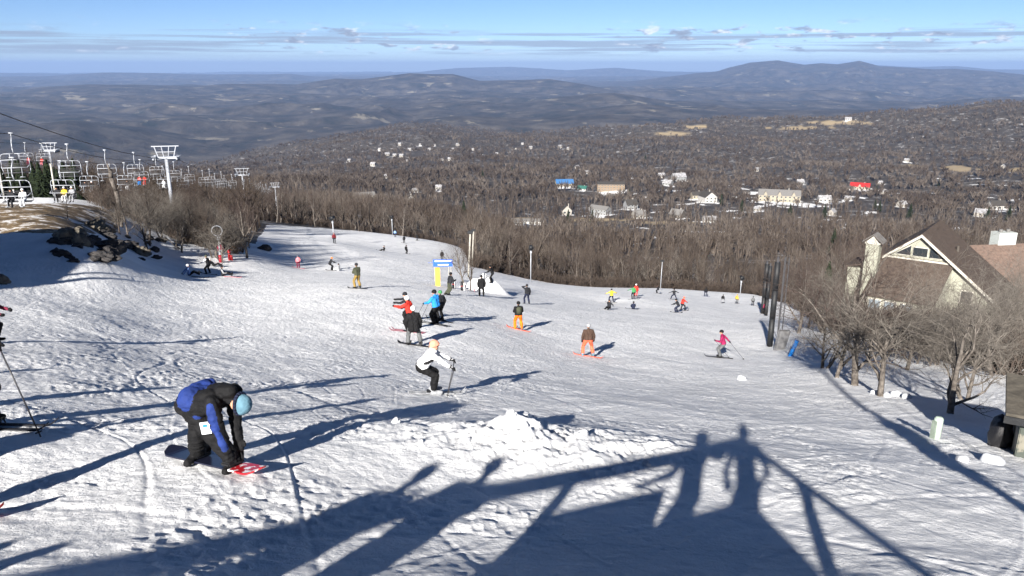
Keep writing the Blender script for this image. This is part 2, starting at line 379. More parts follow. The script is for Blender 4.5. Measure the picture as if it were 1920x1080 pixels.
def make_mount():
    m, nt, p = nmat('far_hills'); L = nt.links.new
    tc = N(nt, 'ShaderNodeTexCoord')
    a = N(nt, 'ShaderNodeTexNoise', Scale=.004, Detail=10., Roughness=.68); L(tc.outputs['Object'], a.inputs['Vector'])
    cr = nt.nodes.new('ShaderNodeValToRGB'); L(a.outputs['Fac'], cr.inputs['Fac'])
    e = cr.color_ramp.elements; e[0].position = .36; e[0].color = (.012, .015, .014, 1); e[1].position = .48; e[1].color = (.036, .032, .030, 1)
    e = cr.color_ramp.elements.new(.62); e.color = (.075, .067, .058, 1)
    f = N(nt, 'ShaderNodeTexNoise', Scale=.0034, Detail=8., Roughness=.66); L(tc.outputs['Object'], f.inputs['Vector'])
    fr = N(nt, 'ShaderNodeMapRange'); L(f.outputs['Fac'], fr.inputs['Value']); fr.inputs['From Min'].default_value = .60; fr.inputs['From Max'].default_value = .64
    mx = N(nt, 'ShaderNodeMix', data_type='RGBA'); L(fr.outputs['Result'], mx.inputs['Factor']); L(cr.outputs['Color'], mx.inputs['A']); mx.inputs['B'].default_value = (.16, .145, .115, 1)
    L(mx.outputs['Result'], p.inputs['Base Color']); p.inputs['Roughness'].default_value = .95; p.inputs['Specular IOR Level'].default_value = .1
    b = N(nt, 'ShaderNodeBump', Strength=.9, Distance=26.); L(a.outputs['Fac'], b.inputs['Height']); L(b.outputs['Normal'], p.inputs['Normal'])
    return m
tag(link('mountains', npmesh('mountains', V, q, [make_mount()])), kind='structure')
# ------------------------------------------------------------------ bare trees
def tubes(P0, P1, R0, R1, n=3):
    P0 = np.asarray(P0, float); P1 = np.asarray(P1, float); R0 = np.asarray(R0, float); R1 = np.asarray(R1, float)
    d = P1 - P0; L = np.linalg.norm(d, axis=1, keepdims=True); d = d / np.maximum(L, 1e-9)
    up = np.where(np.abs(d[:, 2:3]) > .9, [[1., 0, 0]], [[0, 0, 1.]])
    a = np.cross(d, up); a /= np.linalg.norm(a, axis=1, keepdims=True); b = np.cross(d, a)
    th = np.arange(n) * 2 * math.pi / n
    c = np.cos(th)[None, :, None]; s = np.sin(th)[None, :, None]
    ring = a[:, None] * c + b[:, None] * s
    V = np.concatenate([P0[:, None] + ring * R0[:, None, None], P1[:, None] + ring * R1[:, None, None]], 1)
    i = np.arange(n); j = (i + 1) % n
    q = np.stack([i, j, j + n, i + n], -1)
    Q = q[None] + (np.arange(len(P0)) * 2 * n)[:, None, None]
    return V.reshape(-1, 3), Q.reshape(-1, 4)

def grow(seed, h, style='slender', twigs=1., lod=0):
    """segments of a bare tree: (start, end, r0, r1, level)"""
    g = random.Random(seed); S = []
    wide = style == 'twisted'
    maxl = 4 - (lod > 0) - (lod > 1)
    def rv(): return Vector((g.uniform(-1, 1), g.uniform(-1, 1), g.uniform(-1, 1)))
    def branch(p, d, L, r, lv):
        n = (6, 5, 4, 3, 2)[lv] if lod == 0 else (4, 3, 2, 2, 1)[lv]
        wob = (.16, .34, .38, .42, .4)[lv] * (1.5 if wide else 1.)
        pts = [(Vector(p), r)]; dd = Vector(d).normalized()
        for i in range(n):
            dd = (dd + rv() * wob * .6 + Vector((0, 0, (.10 if not wide else .04) if lv else .05))).normalized()
            r1 = r * (1 - (i + 1) / n * (.62 if lv == 0 else .75))
            q = pts[-1][0] + dd * (L / n); S.append((pts[-1][0], q, pts[-1][1], r1, lv)); pts.append((q, r1))
        if lv >= maxl: return
        k = ((9, 7, 6, 5) if lod == 0 else (8, 5, 3, 0) if lod == 1 else (7, 3, 0, 0))[lv]
        k = max(2, int(round(k * twigs * g.uniform(.8, 1.2))))
        for b in range(k):
            t = g.uniform((.28 if lod == 0 else .14) if lv == 0 else .15, 1.) if b else 1.
            if wide and lv == 0: t = g.uniform(.22, 1.)
            f = t * n; i = min(int(f), n - 1); a = pts[i][0].lerp(pts[i + 1][0], f - i); rr = pts[i][1]
            ax = (pts[i + 1][0] - pts[i][0]).normalized()
            s = rv(); s = (s - ax * s.dot(ax)).normalized()
            ang = g.uniform(.45, .9) if not wide else g.uniform(.5, 1.05)
            nd = ax * math.cos(ang) + s * math.sin(ang)
            if lv == 0: nd = (nd + Vector((0, 0, .25 if not wide else .1))).normalized()
            ln = L * (g.uniform(.42, .62) if lv == 0 else g.uniform(.42, .7)) * (1.15 - .45 * t if lv == 0 else 1)
            if wide and lv == 0: ln = L * g.uniform(.5, .82)
            branch(a, nd, ln, max(rr * g.uniform(.42, .62), .004), lv + 1)
    trunks = 1 if g.random() < .6 or lod else 2
    for k in range(trunks):
        lean = Vector((g.uniform(-.2, .2), g.uniform(-.2, .2), 1)) if trunks == 1 else Vector((g.uniform(-.4, .4), g.uniform(-.4, .4), 1))
        hh = h * (.72 if not wide else .55)
        branch((0, 0, -.6), lean, hh + .6, h * (.017 if not wide else .024), 0)
    return S

def bark(name, c1, c2, sc_=5.):
    return mat(name, c1, .9, 0, sc_, .01, col2=c2, spec=.15)
M_TRUNK = bark('bark_pale', (.17, .15, .132), (.045, .038, .033))
M_TRUNK_D = bark('bark_dark', (.085, .07, .06), (.024, .02, .017))
M_TWIG = bark('twigs', (.10, .078, .064), (.041, .032, .027), 1.5)
M_TWIG_P = bark('twigs_pale', (.22, .20, .175), (.06, .05, .043), 1.2)
M_TWIG_R = bark('twigs_reddish', (.095, .072, .063), (.042, .031, .028), 1.5)

def tree_proto(seed, h, style, twigs=1., lod=0, mt=M_TRUNK, mw=M_TWIG, split=2, rscale=1.):
    S = grow(seed, h, style, twigs, lod)
    out = []
    for sel, n, nm, m in ((lambda l: l < split, 5, 'trunk', mt), (lambda l: l >= split, 3, 'crown', mw)):
        s = [q for q in S if sel(q[4])]
        Vt, Qt = tubes([q[0] for q in s], [q[1] for q in s], [q[2] * rscale for q in s], [q[3] * rscale for q in s], n)
        out.append(npmesh(nm, Vt, Qt, [m]))
    return out
def tree(protos, loc, scale, rz, label, group=None, name='bare_tree'):
    r = root(name, loc, rz, label, 'tree', group); r.scale = (scale,) * 3
    link('trunk', protos[0], r); link('crown', protos[1], r); return r

NEARP = [tree_proto(11 + k, 6.2, 'twisted', 1., 0, M_TRUNK, M_TWIG_P if k != 2 else M_TWIG_R, rscale=1.) for k in range(5)]
SLIM = [tree_proto(31 + k, 7.5, 'slender', .9, 0, M_TRUNK if k % 2 else M_TRUNK_D, (M_TWIG, M_TWIG_R, M_TWIG_P)[k % 3], rscale=1.25) for k in range(5)]
MIDP = [tree_proto(51 + k, 9.0, 'slender', 1.25, 1, M_TRUNK if k % 4 == 1 else M_TRUNK_D, (M_TWIG, M_TWIG_R, M_TWIG, M_TWIG_P)[k % 4], rscale=1.35) for k in range(8)]

def gz(px, d, py=560):                            # ground point on the vertical plane of a pixel column, at a depth
    p = P(px, py, d); x_, y_ = p.x, p.y
    return Vector((x_, y_, Hs(x_, y_)))
TREES = 0
# trees right of the slope, one by one: pixel column of the foot, pixel row, height m, prototype, label
for px, py, h, k, lb in (
    (1785, 775, 5.0, 0, 'thick gnarled tree with a split pale trunk, left of the stone hut'),
    (1648, 742, 4.9, 1, 'low pale bare tree beside the snow chunks at the piste edge'),
    (1604, 722, 5.9, 2, 'tall bare tree with a straight brown trunk, below the big house chimney'),
    (1566, 708, 4.3, 3, 'slim bare tree with a white trunk between the blue tube and the big house'),
    (1541, 690, 3.9, 4, 'short dark bare tree just right of the blue tube'),
    (1700, 694, 4.3, 1, 'dark trunked bare tree standing in shaded snow before the big house'),
    (1495, 625, 5.6, 2, 'pale bare tree with twin trunks right behind the tall black padded pole'),
    (1862, 705, 4.6, 3, 'mossy pale trunked tree standing behind the stone hut roof'),
    (1815, 750, 3.7, 4, 'leaning bare tree crossing behind the thick gnarled tree'),
    (1915, 690, 5.2, 0, 'sprawling bare tree at the right border of the photo above the hut'),
    (1750, 668, 3.9, 4, 'bare tree with dark stem under the gable of the big house')):
    g = ground(px, py); sc_ = h / 6.2 * (1.15 if k in (1, 2) else 1.)
    tree(NEARP[k], g, sc_, rnd.uniform(0, 6.3), lb)
g_lab = 'bare branching tree in the thicket between the piste and the big house'
for i in range(30):
    px = rnd.uniform(1500, 1980); d = rnd.uniform(38, 66)
    if 1640 < px < 1900 and d > 55: d = rnd.uniform(40, 52)
    if px < 1620: d = rnd.uniform(56, 90)
    tree(NEARP[rnd.randrange(5)], gz(px, d), rnd.uniform(.30, .46) if 1620 < px < 1890 else rnd.uniform(.62, .92), rnd.uniform(0, 6.3), g_lab, 'bare trees beside the big house'); TREES += 1
# the grove left of the slope
for px, py, d, h, lb in ((246, 440, 76, 5.5, 'dead pale snag without twigs rising from the left grove'), ):
    g = gz(px, d); r = root('dead_tree', g, 0, lb, 'tree')
    MB().path([(0, 0, -.5), (.15, 0, 1.6), (-.05, .1, 3.4), (-.35, .1, 4.6), (-.3, .1, 5.3)], .2, 8).tube((-.3, .1, 5.2), (-.55, .1, 6.0), .17, .03).obj('trunk', M_TRUNK, r, True)
    MB().tube((-.05, .1, 3.4), (.5, .2, 4.1), .07, .02, 6).obj('branch_stub', M_TRUNK, r, True)
n = 0
while n < 50:
    px = rnd.uniform(185, 485); d = rnd.uniform(70, 112)
    if px < 230: d = rnd.uniform(80, 112)
    if px > 470 and d < 82: continue
    lim = 345 + (px - 190) * .07 + (32 if px > 405 else 0)
    g = gz(px, d); hmax = (proj(*g)[1] - lim) * d / 1400
    h = min(7.2, hmax) * rnd.uniform(.8, 1.05)
    if h < 2.4: continue
    tree(SLIM[rnd.randrange(5)] if rnd.random() < .62 else NEARP[rnd.randrange(5)], g, h / 7.3, rnd.uniform(0, 6.3), 'twiggy bare tree in the grove left of the piste below the chairlift', 'bare trees of the left grove'); n += 1
g = ground(463, 484); tree(SLIM[1], g, .95, 1., 'dark thick trunked tree at the piste edge right of the red pads')
g = ground(873, 540); tree(SLIM[3], g, .62, 2., 'small twiggy tree standing among pads in the middle of the piste')
g = ground(882, 545); tree(SLIM[0], g, .5, 4., 'stunted dark tree beside the snow mound in the middle of the piste')
g = ground(128, 412, 50); tree(SLIM[2], g, .3, 1., 'tiny bare tree on the dry grass of the left knoll')
# the woods right behind the brow of the slope
def edge_row(n, px0, px1, d0, d1, h0, h1, label, group):
    global TREES
    for i in range(n):
        px = px0 + (px1 - px0) * (i + rnd.random()) / n; t = rnd.random(); dd = d0(px) + (d1) * t ** 1.3
        tree(MIDP[rnd.randrange(8)], gz(px, dd), rnd.uniform(h0, h1) / 8.6, rnd.uniform(0, 6.3), label, group); TREES += 1
def right_edge(px): return float(np.interp(px, [880, 930, 1000, 1250, 1400, 1480, 1600, 1920], [136, 142, 154, 166, 168, 134, 120, 118]))
edge_row(110, 885, 1500, right_edge, 75, 5, 8.5, 'bare brown tree in the wood along the brow right of the piste', 'trees behind the brow of the piste')
edge_row(28, 1480, 1960, right_edge, 60, 6, 9, 'bare tree of the wood that runs behind the big house', 'trees around the big house')
edge_row(46, 486, 770, lambda p: 222, 70, 8, 11, 'bare dark tree in the wood beyond the far end of the piste', 'trees beyond the far end of the piste')
edge_row(14, 770, 880, lambda p: 238, 60, 6, 9, 'bare tree behind the snowy bush at the far end of the piste', 'trees beyond the far end of the piste, right')
# ------------------------------------------------------------------ the far-off forest, one mass
HOUSE_SPOTS = []       # (x, y, r, apparent px, half width px) filled by the houses section before the forest is built
def clearing(x, y, px, py, r):
    c = np.zeros_like(x)
    for i, (hx, hy, hr, hpx, hw) in enumerate(HOUSE_SPOTS):
        if hr < 300: continue
        k = (1.5 if hw > 6.5 else .9)
        c = np.maximum(c, 1 - np.hypot((x - hx) / (hw * 1.2 * k + 5), (y - hy + hw * 1.0) / (hw * 1.6 * k + 9)) + .45 * vn(x / 9, y / 11, 720))
    q = random.Random(44)
    for i in range(70):
        cx, cy = q.uniform(1180, 1910), q.gauss(385, 30); sx_, sy_ = q.uniform(6, 26), q.uniform(1, 2.4); cy = min(max(cy, 335), 470)
        c = np.maximum(c, (1.2 - np.hypot((px - cx) / sx_, (py - cy - (px - cx) * q.uniform(-.12, .12)) / sy_) + .4 * vn(px / 6, py / 2, 730)) * (r > 330))
    return np.clip(c * 2, 0, 1)
def build_forest():
    lods = []
    for k in range(6):
        S = grow(200 + k, 10., 'slender', .9, 1); lods.append(('a', S))
    arr = {}
    def pack(S, rs, keep=99):
        S = [q for q in S if q[4] <= keep]
        return (np.array([list(q[0]) for q in S]), np.array([list(q[1]) for q in S]), np.array([q[2] for q in S]) * rs, np.array([q[3] for q in S]) * rs)
    A = [pack(grow(200 + k, 10., 'slender', .95, 1), 1.7) for k in range(5)]
    B = [pack(grow(220 + k, 10., 'slender', .9, 2), 3.6) for k in range(6)]
    def starter(k):
        g = random.Random(900 + k); S = [((0, 0, 0), (0, 0, 5), .16, .1), ]
        for i in range(11):
            a = g.uniform(0, 6.28); z0 = g.uniform(2.5, 6); r = g.uniform(1.5, 3.4); S.append(((0, 0, z0 * .8), (r * math.cos(a), r * math.sin(a), z0 + g.uniform(2, 4)), .42, .12))
        return tuple(np.array(v) for v in zip(*S))
    Cc = [starter(k) for k in range(5)]
    rg = np.random.default_rng(3)
    def scatter(n, r0, r1, pw):
        az = R(1) * rg.uniform(-39, 39, n); u = rg.random(n); r = np.exp(np.log(r0) + (np.log(r1) - np.log(r0)) * u ** pw)
        x = r * np.sin(az); y = r * np.cos(az); z = H(x, y); px, py, d = proj(x, y, z)
        ok = (px > -60) & (px < 1980)
        er = np.interp(px, [-500, 180, 330, 480, 500, 870, 885, 930, 1000, 1250, 1400, 1480, 1600, 1920], [112, 112, 110, 112, 250, 260, 145, 150, 165, 185, 190, 175, 165, 165])
        ok &= r > er
        for hx, hy, hr, hpx, hw in HOUSE_SPOTS:
            ok &= ~(np.hypot(x - hx, y - hy) < 9 + hw * .3)
            ok &= ~((np.abs(px - hpx) < hw * F / hr * .46) & (r < hr) & (r > hr * .955 - 8))
        _, _, fd = cover(x, y, z); ok &= fd < .3
        wdd, _, _ = cover(x, y, z); ok &= (wdd > .5) | (r < 350)
        ok &= clearing(x, y, px, py, r) < .5
        ok &= (vn(x / 45, y / 70, 700) > -.52) | (px < 1000) | (r > 1700) | (r < 230)
        return x[ok], y[ok], z[ok], r[ok]
    out = []; outn = []
    def place(x, y, z, prot, hlo, hhi):
        Vs = []; Qs = []; off = 0
        kk = rg.integers(0, len(prot), len(x)); th = rg.uniform(0, 6.28, len(x)); sc_ = rg.uniform(hlo, hhi, len(x)) / 9.
        for k, pr in enumerate(prot):
            i = np.nonzero(kk == k)[0]
            if not len(i): continue
            c, s = np.cos(th[i])[:, None], np.sin(th[i])[:, None]
            def tr(p):
                q = np.empty((len(i), len(p), 3)); sx = sc_[i][:, None]
                q[..., 0] = (p[:, 0] * c - p[:, 1] * s) * sx + x[i][:, None]; q[..., 1] = (p[:, 0] * s + p[:, 1] * c) * sx + y[i][:, None]; q[..., 2] = p[:, 2] * sx + z[i][:, None]; return q.reshape(-1, 3)
            r0 = (pr[2][None] * sc_[i][:, None]).ravel(); r1 = (pr[3][None] * sc_[i][:, None]).ravel()
            Vt, Qt = tubes(tr(pr[0]), tr(pr[1]), r0, r1, 3)
            Vs.append(Vt); Qs.append(Qt + off); off += len(Vt)
        return np.concatenate(Vs), np.concatenate(Qs)
    parts = []
    x, y, z, r = scatter(1500, 150, 420, 1.0); parts.append(place(x, y, z, A, 7, 11))
    x, y, z, r = scatter(7500, 380, 1100, .9); parts.append(place(x, y, z, B, 7, 12))
    x, y, z, r = scatter(26000, 950, 4400, .8); parts.append(place(x, y, z, Cc, 8, 15))
    off = 0; Vs = []; Qs = []
    for v_, q_ in parts: Vs.append(v_); Qs.append(q_ + off); off += len(v_)
    V = np.concatenate(Vs); Q = np.concatenate(Qs)
    m, nt, p = nmat('forest_mass'); L = nt.links.new
    tc = N(nt, 'ShaderNodeTexCoord')
    a = N(nt, 'ShaderNodeTexNoise', Scale=.012, Detail=4., Roughness=.6); L(tc.outputs['Object'], a.inputs['Vector'])
    b = N(nt, 'ShaderNodeTexNoise', Scale=.13, Detail=3., Roughness=.7); L(tc.outputs['Object'], b.inputs['Vector'])
    ad = N(nt, 'ShaderNodeMath', operation='ADD'); L(a.outputs['Fac'], ad.inputs[0]); L(b.outputs['Fac'], ad.inputs[1])
    hf = N(nt, 'ShaderNodeMath', operation='MULTIPLY'); L(ad.outputs[0], hf.inputs[0]); hf.inputs[1].default_value = .5
    cr = nt.nodes.new('ShaderNodeValToRGB'); L(hf.outputs[0], cr.inputs['Fac']); e = cr.color_ramp.elements
    e[0].position = .36; e[0].color = (.031, .024, .020, 1); e[1].position = .49; e[1].color = (.066, .052, .043, 1)
    e = cr.color_ramp.elements.new(.6); e.color = (.135, .115, .099, 1)
    L(cr.outputs['Color'], p.inputs['Base Color']); p.inputs['Roughness'].default_value = .95; p.inputs['Specular IOR Level'].default_value = .1
    tag(link('forest', npmesh('forest', V, Q, [m], True)), kind='stuff')
    # brushwood along the brow and under the trees
    def bush(k):
        g = random.Random(300 + k); S = []
        for i in range(16):
            a = g.uniform(0, 6.28); r = g.uniform(.2, 1.1); p = Vector((g.uniform(-.3, .3), g.uniform(-.3, .3), -.1)); q = p + Vector((r * math.cos(a) * .6, r * math.sin(a) * .6, g.uniform(.5, 1.1)))
            S.append((p, q, .02, .014))
            for j in range(3): S.append((q, q + Vector((g.uniform(-.5, .5), g.uniform(-.5, .5), g.uniform(.1, .7))), .013, .006))
        return tuple(np.array([list(v) if hasattr(v, '__len__') else v for v in z]) for z in zip(*S))
    BB = [bush(k) for k in range(6)]
    def strip(px0, px1, n, d0, w_):
        px = rg.uniform(px0, px1, n); d = d0(px) + w_ * rg.random(n) ** 1.5; x = (px - 960) / F * d; y = d * .96 + 0 * x
        xs, ys = [], []
        for a, b in zip(px, d): p = P(a, 520, b); xs.append(p.x); ys.append(p.y)
        x = np.array(xs); y = np.array(ys); return x, y, H(x, y)
    def er_(px): return np.interp(px, [480, 500, 860, 880, 930, 1000, 1250, 1400, 1480, 1560, 1700, 1920], [222, 222, 236, 134, 140, 151, 163, 165, 120, 70, 48, 34])
    st = [strip(885, 1480, 900, er_, 26), strip(486, 880, 330, er_, 30), strip(1480, 1940, 420, er_, 30), strip(195, 455, 170, lambda p: 84 + 0 * p, 24)]
    x, y, z = (np.concatenate([s[i] for s in st]) for i in range(3))
    s_ = np.where(np.hypot(x, y) > 118, 15., np.where(x < 0, 5., 7.)) * rg.uniform(.6, 1.3, len(x))
    Vb, Qb = place(x, y, z, BB, 8, 16)
    tag(link('undergrowth', npmesh('undergrowth', Vb, Qb, [M_TWIG], True)), kind='stuff')
    print('forest quads', len(Q), len(Qb))
# ------------------------------------------------------------------ houses
def paint(name, c, rough=.8): return mat('wall_' + name, c, rough, .08, 2., .01, spec=.2)
W_CREAM = paint('cream', (.27, .24, .185)); W_WHITE = paint('white', (.38, .37, .35)); W_GREY = paint('grey', (.2, .205, .21)); W_TAN = paint('tan', (.19, .14, .095))
W_SAGE = mat('wall_sage', (.30, .30, .245), .85, .02, 1., 0., spec=.15); W_DARK = paint('dark', (.08, .07, .06)); W_STONE = paint('stone', (.3, .28, .25)); W_TRIM = paint('trim', (.5, .48, .42))
def roofm(name, c): return mat('roof_' + name, c, .85, .15, 3., .03, spec=.2, bscale=9.)
R_BROWN = roofm('brown', (.072, .055, .045)); R_GREY = roofm('grey', (.16, .155, .15)); R_RED = roofm('red', (.38, .02, .02)); R_BLUE = roofm('blue', (.04, .13, .30))
R_DARK = roofm('dark', (.05, .046, .042)); R_GREEN = roofm('green', (.03, .11, .09)); R_WHITE = mat('roof_snowed', (.36, .36, .38), .85, 0, .35, .03, col2=(.12, .115, .11), spec=.2); R_PINK = roofm('rose', (.15, .105, .085))
GLASS = mat('window_glass', (.02, .025, .03), .12, 0, 1., spec=.6)

def gable(name, w, l, z0, h, over, m, parent, th=.18, axis='x', cx=0., cy=0.):
    """two roof slabs meeting in a ridge along the given axis"""
    b = MB()
    a, c = (w / 2 + over, l / 2 + over)
    if axis == 'x':
        R_ = [(-a, 0), (a, 0)]; sl = h / (l / 2); drop = sl * over
        for s in (-1, 1):
            b.poly([(cx - a, cy, z0 + h), (cx + a, cy, z0 + h), (cx + a, cy + s * c, z0 - drop), (cx - a, cy + s * c, z0 - drop)], th, (0, 0, 1))
    else:
        sl = h / (w / 2); drop = sl * over
        for s in (-1, 1):
            b.poly([(cx, cy - c, z0 + h), (cx, cy + c, z0 + h), (cx + s * a, cy + c, z0 - drop), (cx + s * a, cy - c, z0 - drop)], th, (0, 0, 1))
    return b.obj(name, m, parent)
def walls(w, l, h, hr, m, parent, axis='x', cx=0., cy=0., base=2.5, name='wall'):
    b = MB(); a, c = w / 2, l / 2
    b.box((cx, cy, (h - base) / 2), (w, l, h + base))
    if hr:
        for s in (-1, 1):
            if axis == 'y': b.poly([(cx - a, cy + s * c, h), (cx + a, cy + s * c, h), (cx, cy + s * c, h + hr)], .1, (0, -s, 0))
            else: b.poly([(cx + s * a, cy - c, h), (cx + s * a, cy + c, h), (cx + s * a, cy, h + hr)], .1, (-s, 0, 0))
    return b.obj(name, m, parent)
def window(x, y, z, w, h, parent, fr=W_TRIM, ny=-1):
    o = MB().box((x, y + ny * .04, z), (w + .3, .12, h + .3)).obj('window', fr, parent)
    MB().box((x, y + ny * .115, z), (w, .05, h)).obj('pane', GLASS, o)
def house(px, py, w, l, hw, hr, yaw, wm, rm, label, axis='x', rows=1, cols=3, group=None, cat='house', name='house', chimney=True, gab=0, g=None):
    g = g or ground(px, py, 60); rr = math.hypot(g.x, g.y)
    HOUSE_SPOTS.append((g.x, g.y, rr, proj(*g)[0], max(w, l) / 2))
    r = root(name, g, R(yaw) - math.atan2(g.x, g.y), label, cat, group)
    walls(w, l, hw, hr, wm, r, axis)
    rf = gable('roof', w, l, hw, hr, .5, rm, r, .2, axis)
    if chimney: MB().box((w * .22, l * .12, hw + hr * .75), (.9, .9, hr * 1.1)).obj('chimney', W_STONE, rf)
    for i in range(rows):
        for k in range(cols):
            window(-w / 2 + w * (k + .5) / cols, -l / 2, (i + .55) * hw / rows, w / cols * .42, hw / rows * .42, r)
    for k in range(gab):
        cx = -w / 2 + w * (k + .5) / gab
        MB().poly([(cx - 2.4, -l / 2 - .6, hw), (cx + 2.4, -l / 2 - .6, hw), (cx, -l / 2 - .6, hw + hr * .8)], l * .35, (0, 1, 0)).obj('gable_front', wm, r)
        gable('gable_roof', 4.8, l * .36, hw, hr * .8, .35, rm, r, .2, 'y', cx, -l / 2 - .5 + l * .18)
    return r
house(1058, 349, 26, 16, 5, 5.5, 10, W_CREAM, R_BLUE, 'building with a bright blue roof among the valley trees', cols=5, chimney=False, cat='building', name='lodge')
house(1092, 357, 13, 9, 3.2, 3.5, -20, W_WHITE, R_GREEN, 'small building with a dark green roof beside the blue roofed one', cols=3)
house(1145, 357, 38, 13, 9.5, 3., 4, W_TAN, R_DARK, 'long tan three storey hotel in the valley with rows of windows', rows=3, cols=9, cat='hotel', name='hotel', chimney=False)
house(1272, 338, 22, 12, 6, 6, 30, W_GREY, R_WHITE, 'grey house with snowy roof up on the spur behind the white gabled chalet', rows=2, cols=4)
house(1252, 347, 14, 10, 4, 4, -25, W_GREY, R_WHITE, 'smaller house with snowy roof left of the one on the spur')
house(1326, 378, 16, 20, 7, 6, 28, W_WHITE, R_DARK, 'white gable fronted chalet with a dark roof in the valley', axis='y', rows=2, cols=3)
house(1306, 372, 14, 11, 5, 4, 20, W_CREAM, R_DARK, 'cream wing with dark roof attached left of the white gabled chalet', rows=1, cols=3)
house(1460, 377, 50, 18, 8.5, 6, 3, W_CREAM, R_GREY, 'wide cream apartment house with two gables and balconies', rows=2, cols=10, gab=3, cat='building', name='apartment_house')
house(1612, 354, 27, 13, 4.2, 5, -4, W_CREAM, R_RED, 'house with a bright red roof in the valley', rows=1, cols=5, gab=1)
house(1545, 378, 15, 10, 4, 4, 15, W_WHITE, R_WHITE, 'low white house between the apartment house and the red roofed house')
house(1868, 392, 17, 12, 5, 5, 35, W_WHITE, R_DARK, 'white sided house with dark roof in the valley beyond the big house', rows=1, cols=3)
house(1125, 402, 22, 10, 6.5, 3, -35, W_GREY, R_GREY, 'grey two storey terrace standing at a slant in the valley', rows=2, cols=6, chimney=False)
house(1182, 392, 14, 9, 6, 5, 30, W_GREY, R_DARK, 'tall grey house right of the slanting terrace', rows=2, cols=3)
house(1062, 402, 10, 8, 5, 5, 10, W_STONE, R_DARK, 'stone coloured house with steep roof left of the slanting terrace', axis='y', rows=1, cols=2)
house(1000, 420, 21, 9, 3.2, 1.6, 0, W_WHITE, R_GREY, 'low long white shed at the near edge of the valley town', cols=4, chimney=False, cat='shed', name='shed')
house(968, 420, 13, 9, 3, 1.6, 0, W_GREY, R_GREY, 'low grey shed left of the long white shed', cols=3, chimney=False, cat='shed', name='shed')
house(1270, 408, 13, 10, 4, 4.5, -30, W_DARK, R_GREY, 'dark walled house with grey roof below the white gabled chalet', cols=3)
house(1198, 408, 13, 9, 3.5, 4, 25, W_STONE, R_GREY, 'low stone coloured house below the tall grey house', cols=3)
house(1330, 416, 12, 8, 3, 2.5, 12, W_WHITE, R_WHITE, 'low snow roofed cabin in front of the town centre', cols=3)
house(768, 380, 10, 8, 5, 4, 20, W_WHITE, R_DARK, 'white house alone in the woods above the far end of the piste', axis='y', cols=2)
house(683, 376, 22, 10, 6, 3, 12, W_STONE, R_GREY, 'long pale building in the woods left of the white house', rows=2, cols=6, chimney=False)
house(1590, 226, 20, 12, 6, 5, 10, W_WHITE, R_WHITE, 'tiny white farmhouse on the skyline fields of the mid ridge', cols=3)
house(1305, 243, 12, 9, 4, 4, 0, W_DARK, R_DARK, 'tiny dark barn by the tan field on the mid ridge', cols=2, name='barn', cat='barn')
house(1840, 405, 12, 9, 4, 3.5, -15, W_STONE, R_WHITE, 'snow roofed house below the white sided one in the valley', cols=3)
house(1500, 345, 11, 8, 4, 4, 25, W_GREY, R_WHITE, 'small grey snow roofed cabin behind the cream apartment house', cols=2)
# cabins scattered over the ridge: nothing tells them apart
first = None
spots = [(726,289),(740,290),(753,291),(764,300),(788,269),(815,270),(829,298),(805,278),(844,298),(858,270),(887,279),(850,279),(980,268),(968,277),(995,275),(1066,277),(1050,274),(700,308),(655,299),(652,305),(722,331),(750,269),(712,278),(768,279),(932,287),(823,352),(778,357),(1082,312),(1100,322),(1240,330),(1420,318),(1650,342),(1655,360),(1690,385),(1700,300),(1880,312),(1590,372),(1420,392),(1560,400)]
for px, py in spots:
    g = ground(px, py + 3, 300); rr = math.hypot(g.x, g.y); HOUSE_SPOTS.append((g.x, g.y, rr, proj(*g)[0], 6))
    if first is None:
        first = house(0, 0, 12, 9, 5., 4, 20, W_STONE, R_WHITE, 'tiny pale cabin among bare trees on the ridge across the valley', cols=2, group='cabins scattered over the ridge', g=g); HOUSE_SPOTS.pop(); kids(first)
    else:
        dup(first, g, rnd.uniform(-1, 1), rnd.uniform(.45, .9))

# ---- the big sage green house, built in its own axes: front looks down -y, ridge runs along +y
HB = P(1752, 600, 78); HB.z = Hs(HB.x, HB.y)
HR = P(1731, 441, 74)                       # apex of the front gable
big = root('chalet', (HR.x, HR.y, HR.z), R(-38), 'large sage green house with brown shingle roof, windowed gable and tall chimney', 'house')
HOUSE_SPOTS.append((HR.x + 2, HR.y + 3, math.hypot(HR.x, HR.y), 1752, 8))
WL, WR, PITCHR, LEN = 3.5, 7.3, .80, 8.0        # half widths at the eaves, slope, length of the ridge
b = MB()
b.poly([(-WL, 0, -WL * PITCHR), (-WL, 0, -9), (WR, 0, -9), (WR, 0, -WR * PITCHR), (0, 0, -.12)], LEN, (0, 1, 0))
b.obj('wall', W_SAGE, big)
rf = MB()
for s, W_ in ((-1, WL + .45), (1, WR + .7)):
    rf.poly([(0, -.55, .02), (0, LEN + .5, .02), (s * W_, LEN + .5, -W_ * PITCHR + .02), (s * W_, -.55, -W_ * PITCHR + .02)], .22, (0, 0, 1))
rfo = rf.obj('roof', R_BROWN, big)
for s, W_ in ((-1, 3.2), (1, WR + .75)):
    MB().poly([(0, -.6, .16), (s * W_, -.6, -W_ * PITCHR + .16), (s * W_, -.6, -W_ * PITCHR - .12), (0, -.6, -.12)], .06, (0, -1, 0)).obj('barge_board', W_TRIM, rfo)
MB().tube((2.6, 3.6, -2.1), (2.6, 3.6, -1.3), .13, n=8).obj('vent_pipe', W_DARK, rfo)
MB().box((2.2, LEN * .55, -1.72), (.5, .5, .1), Matrix.Rotation(math.atan(PITCHR), 3, 'Y'), .01).obj('roof_hatch', W_DARK, rfo)
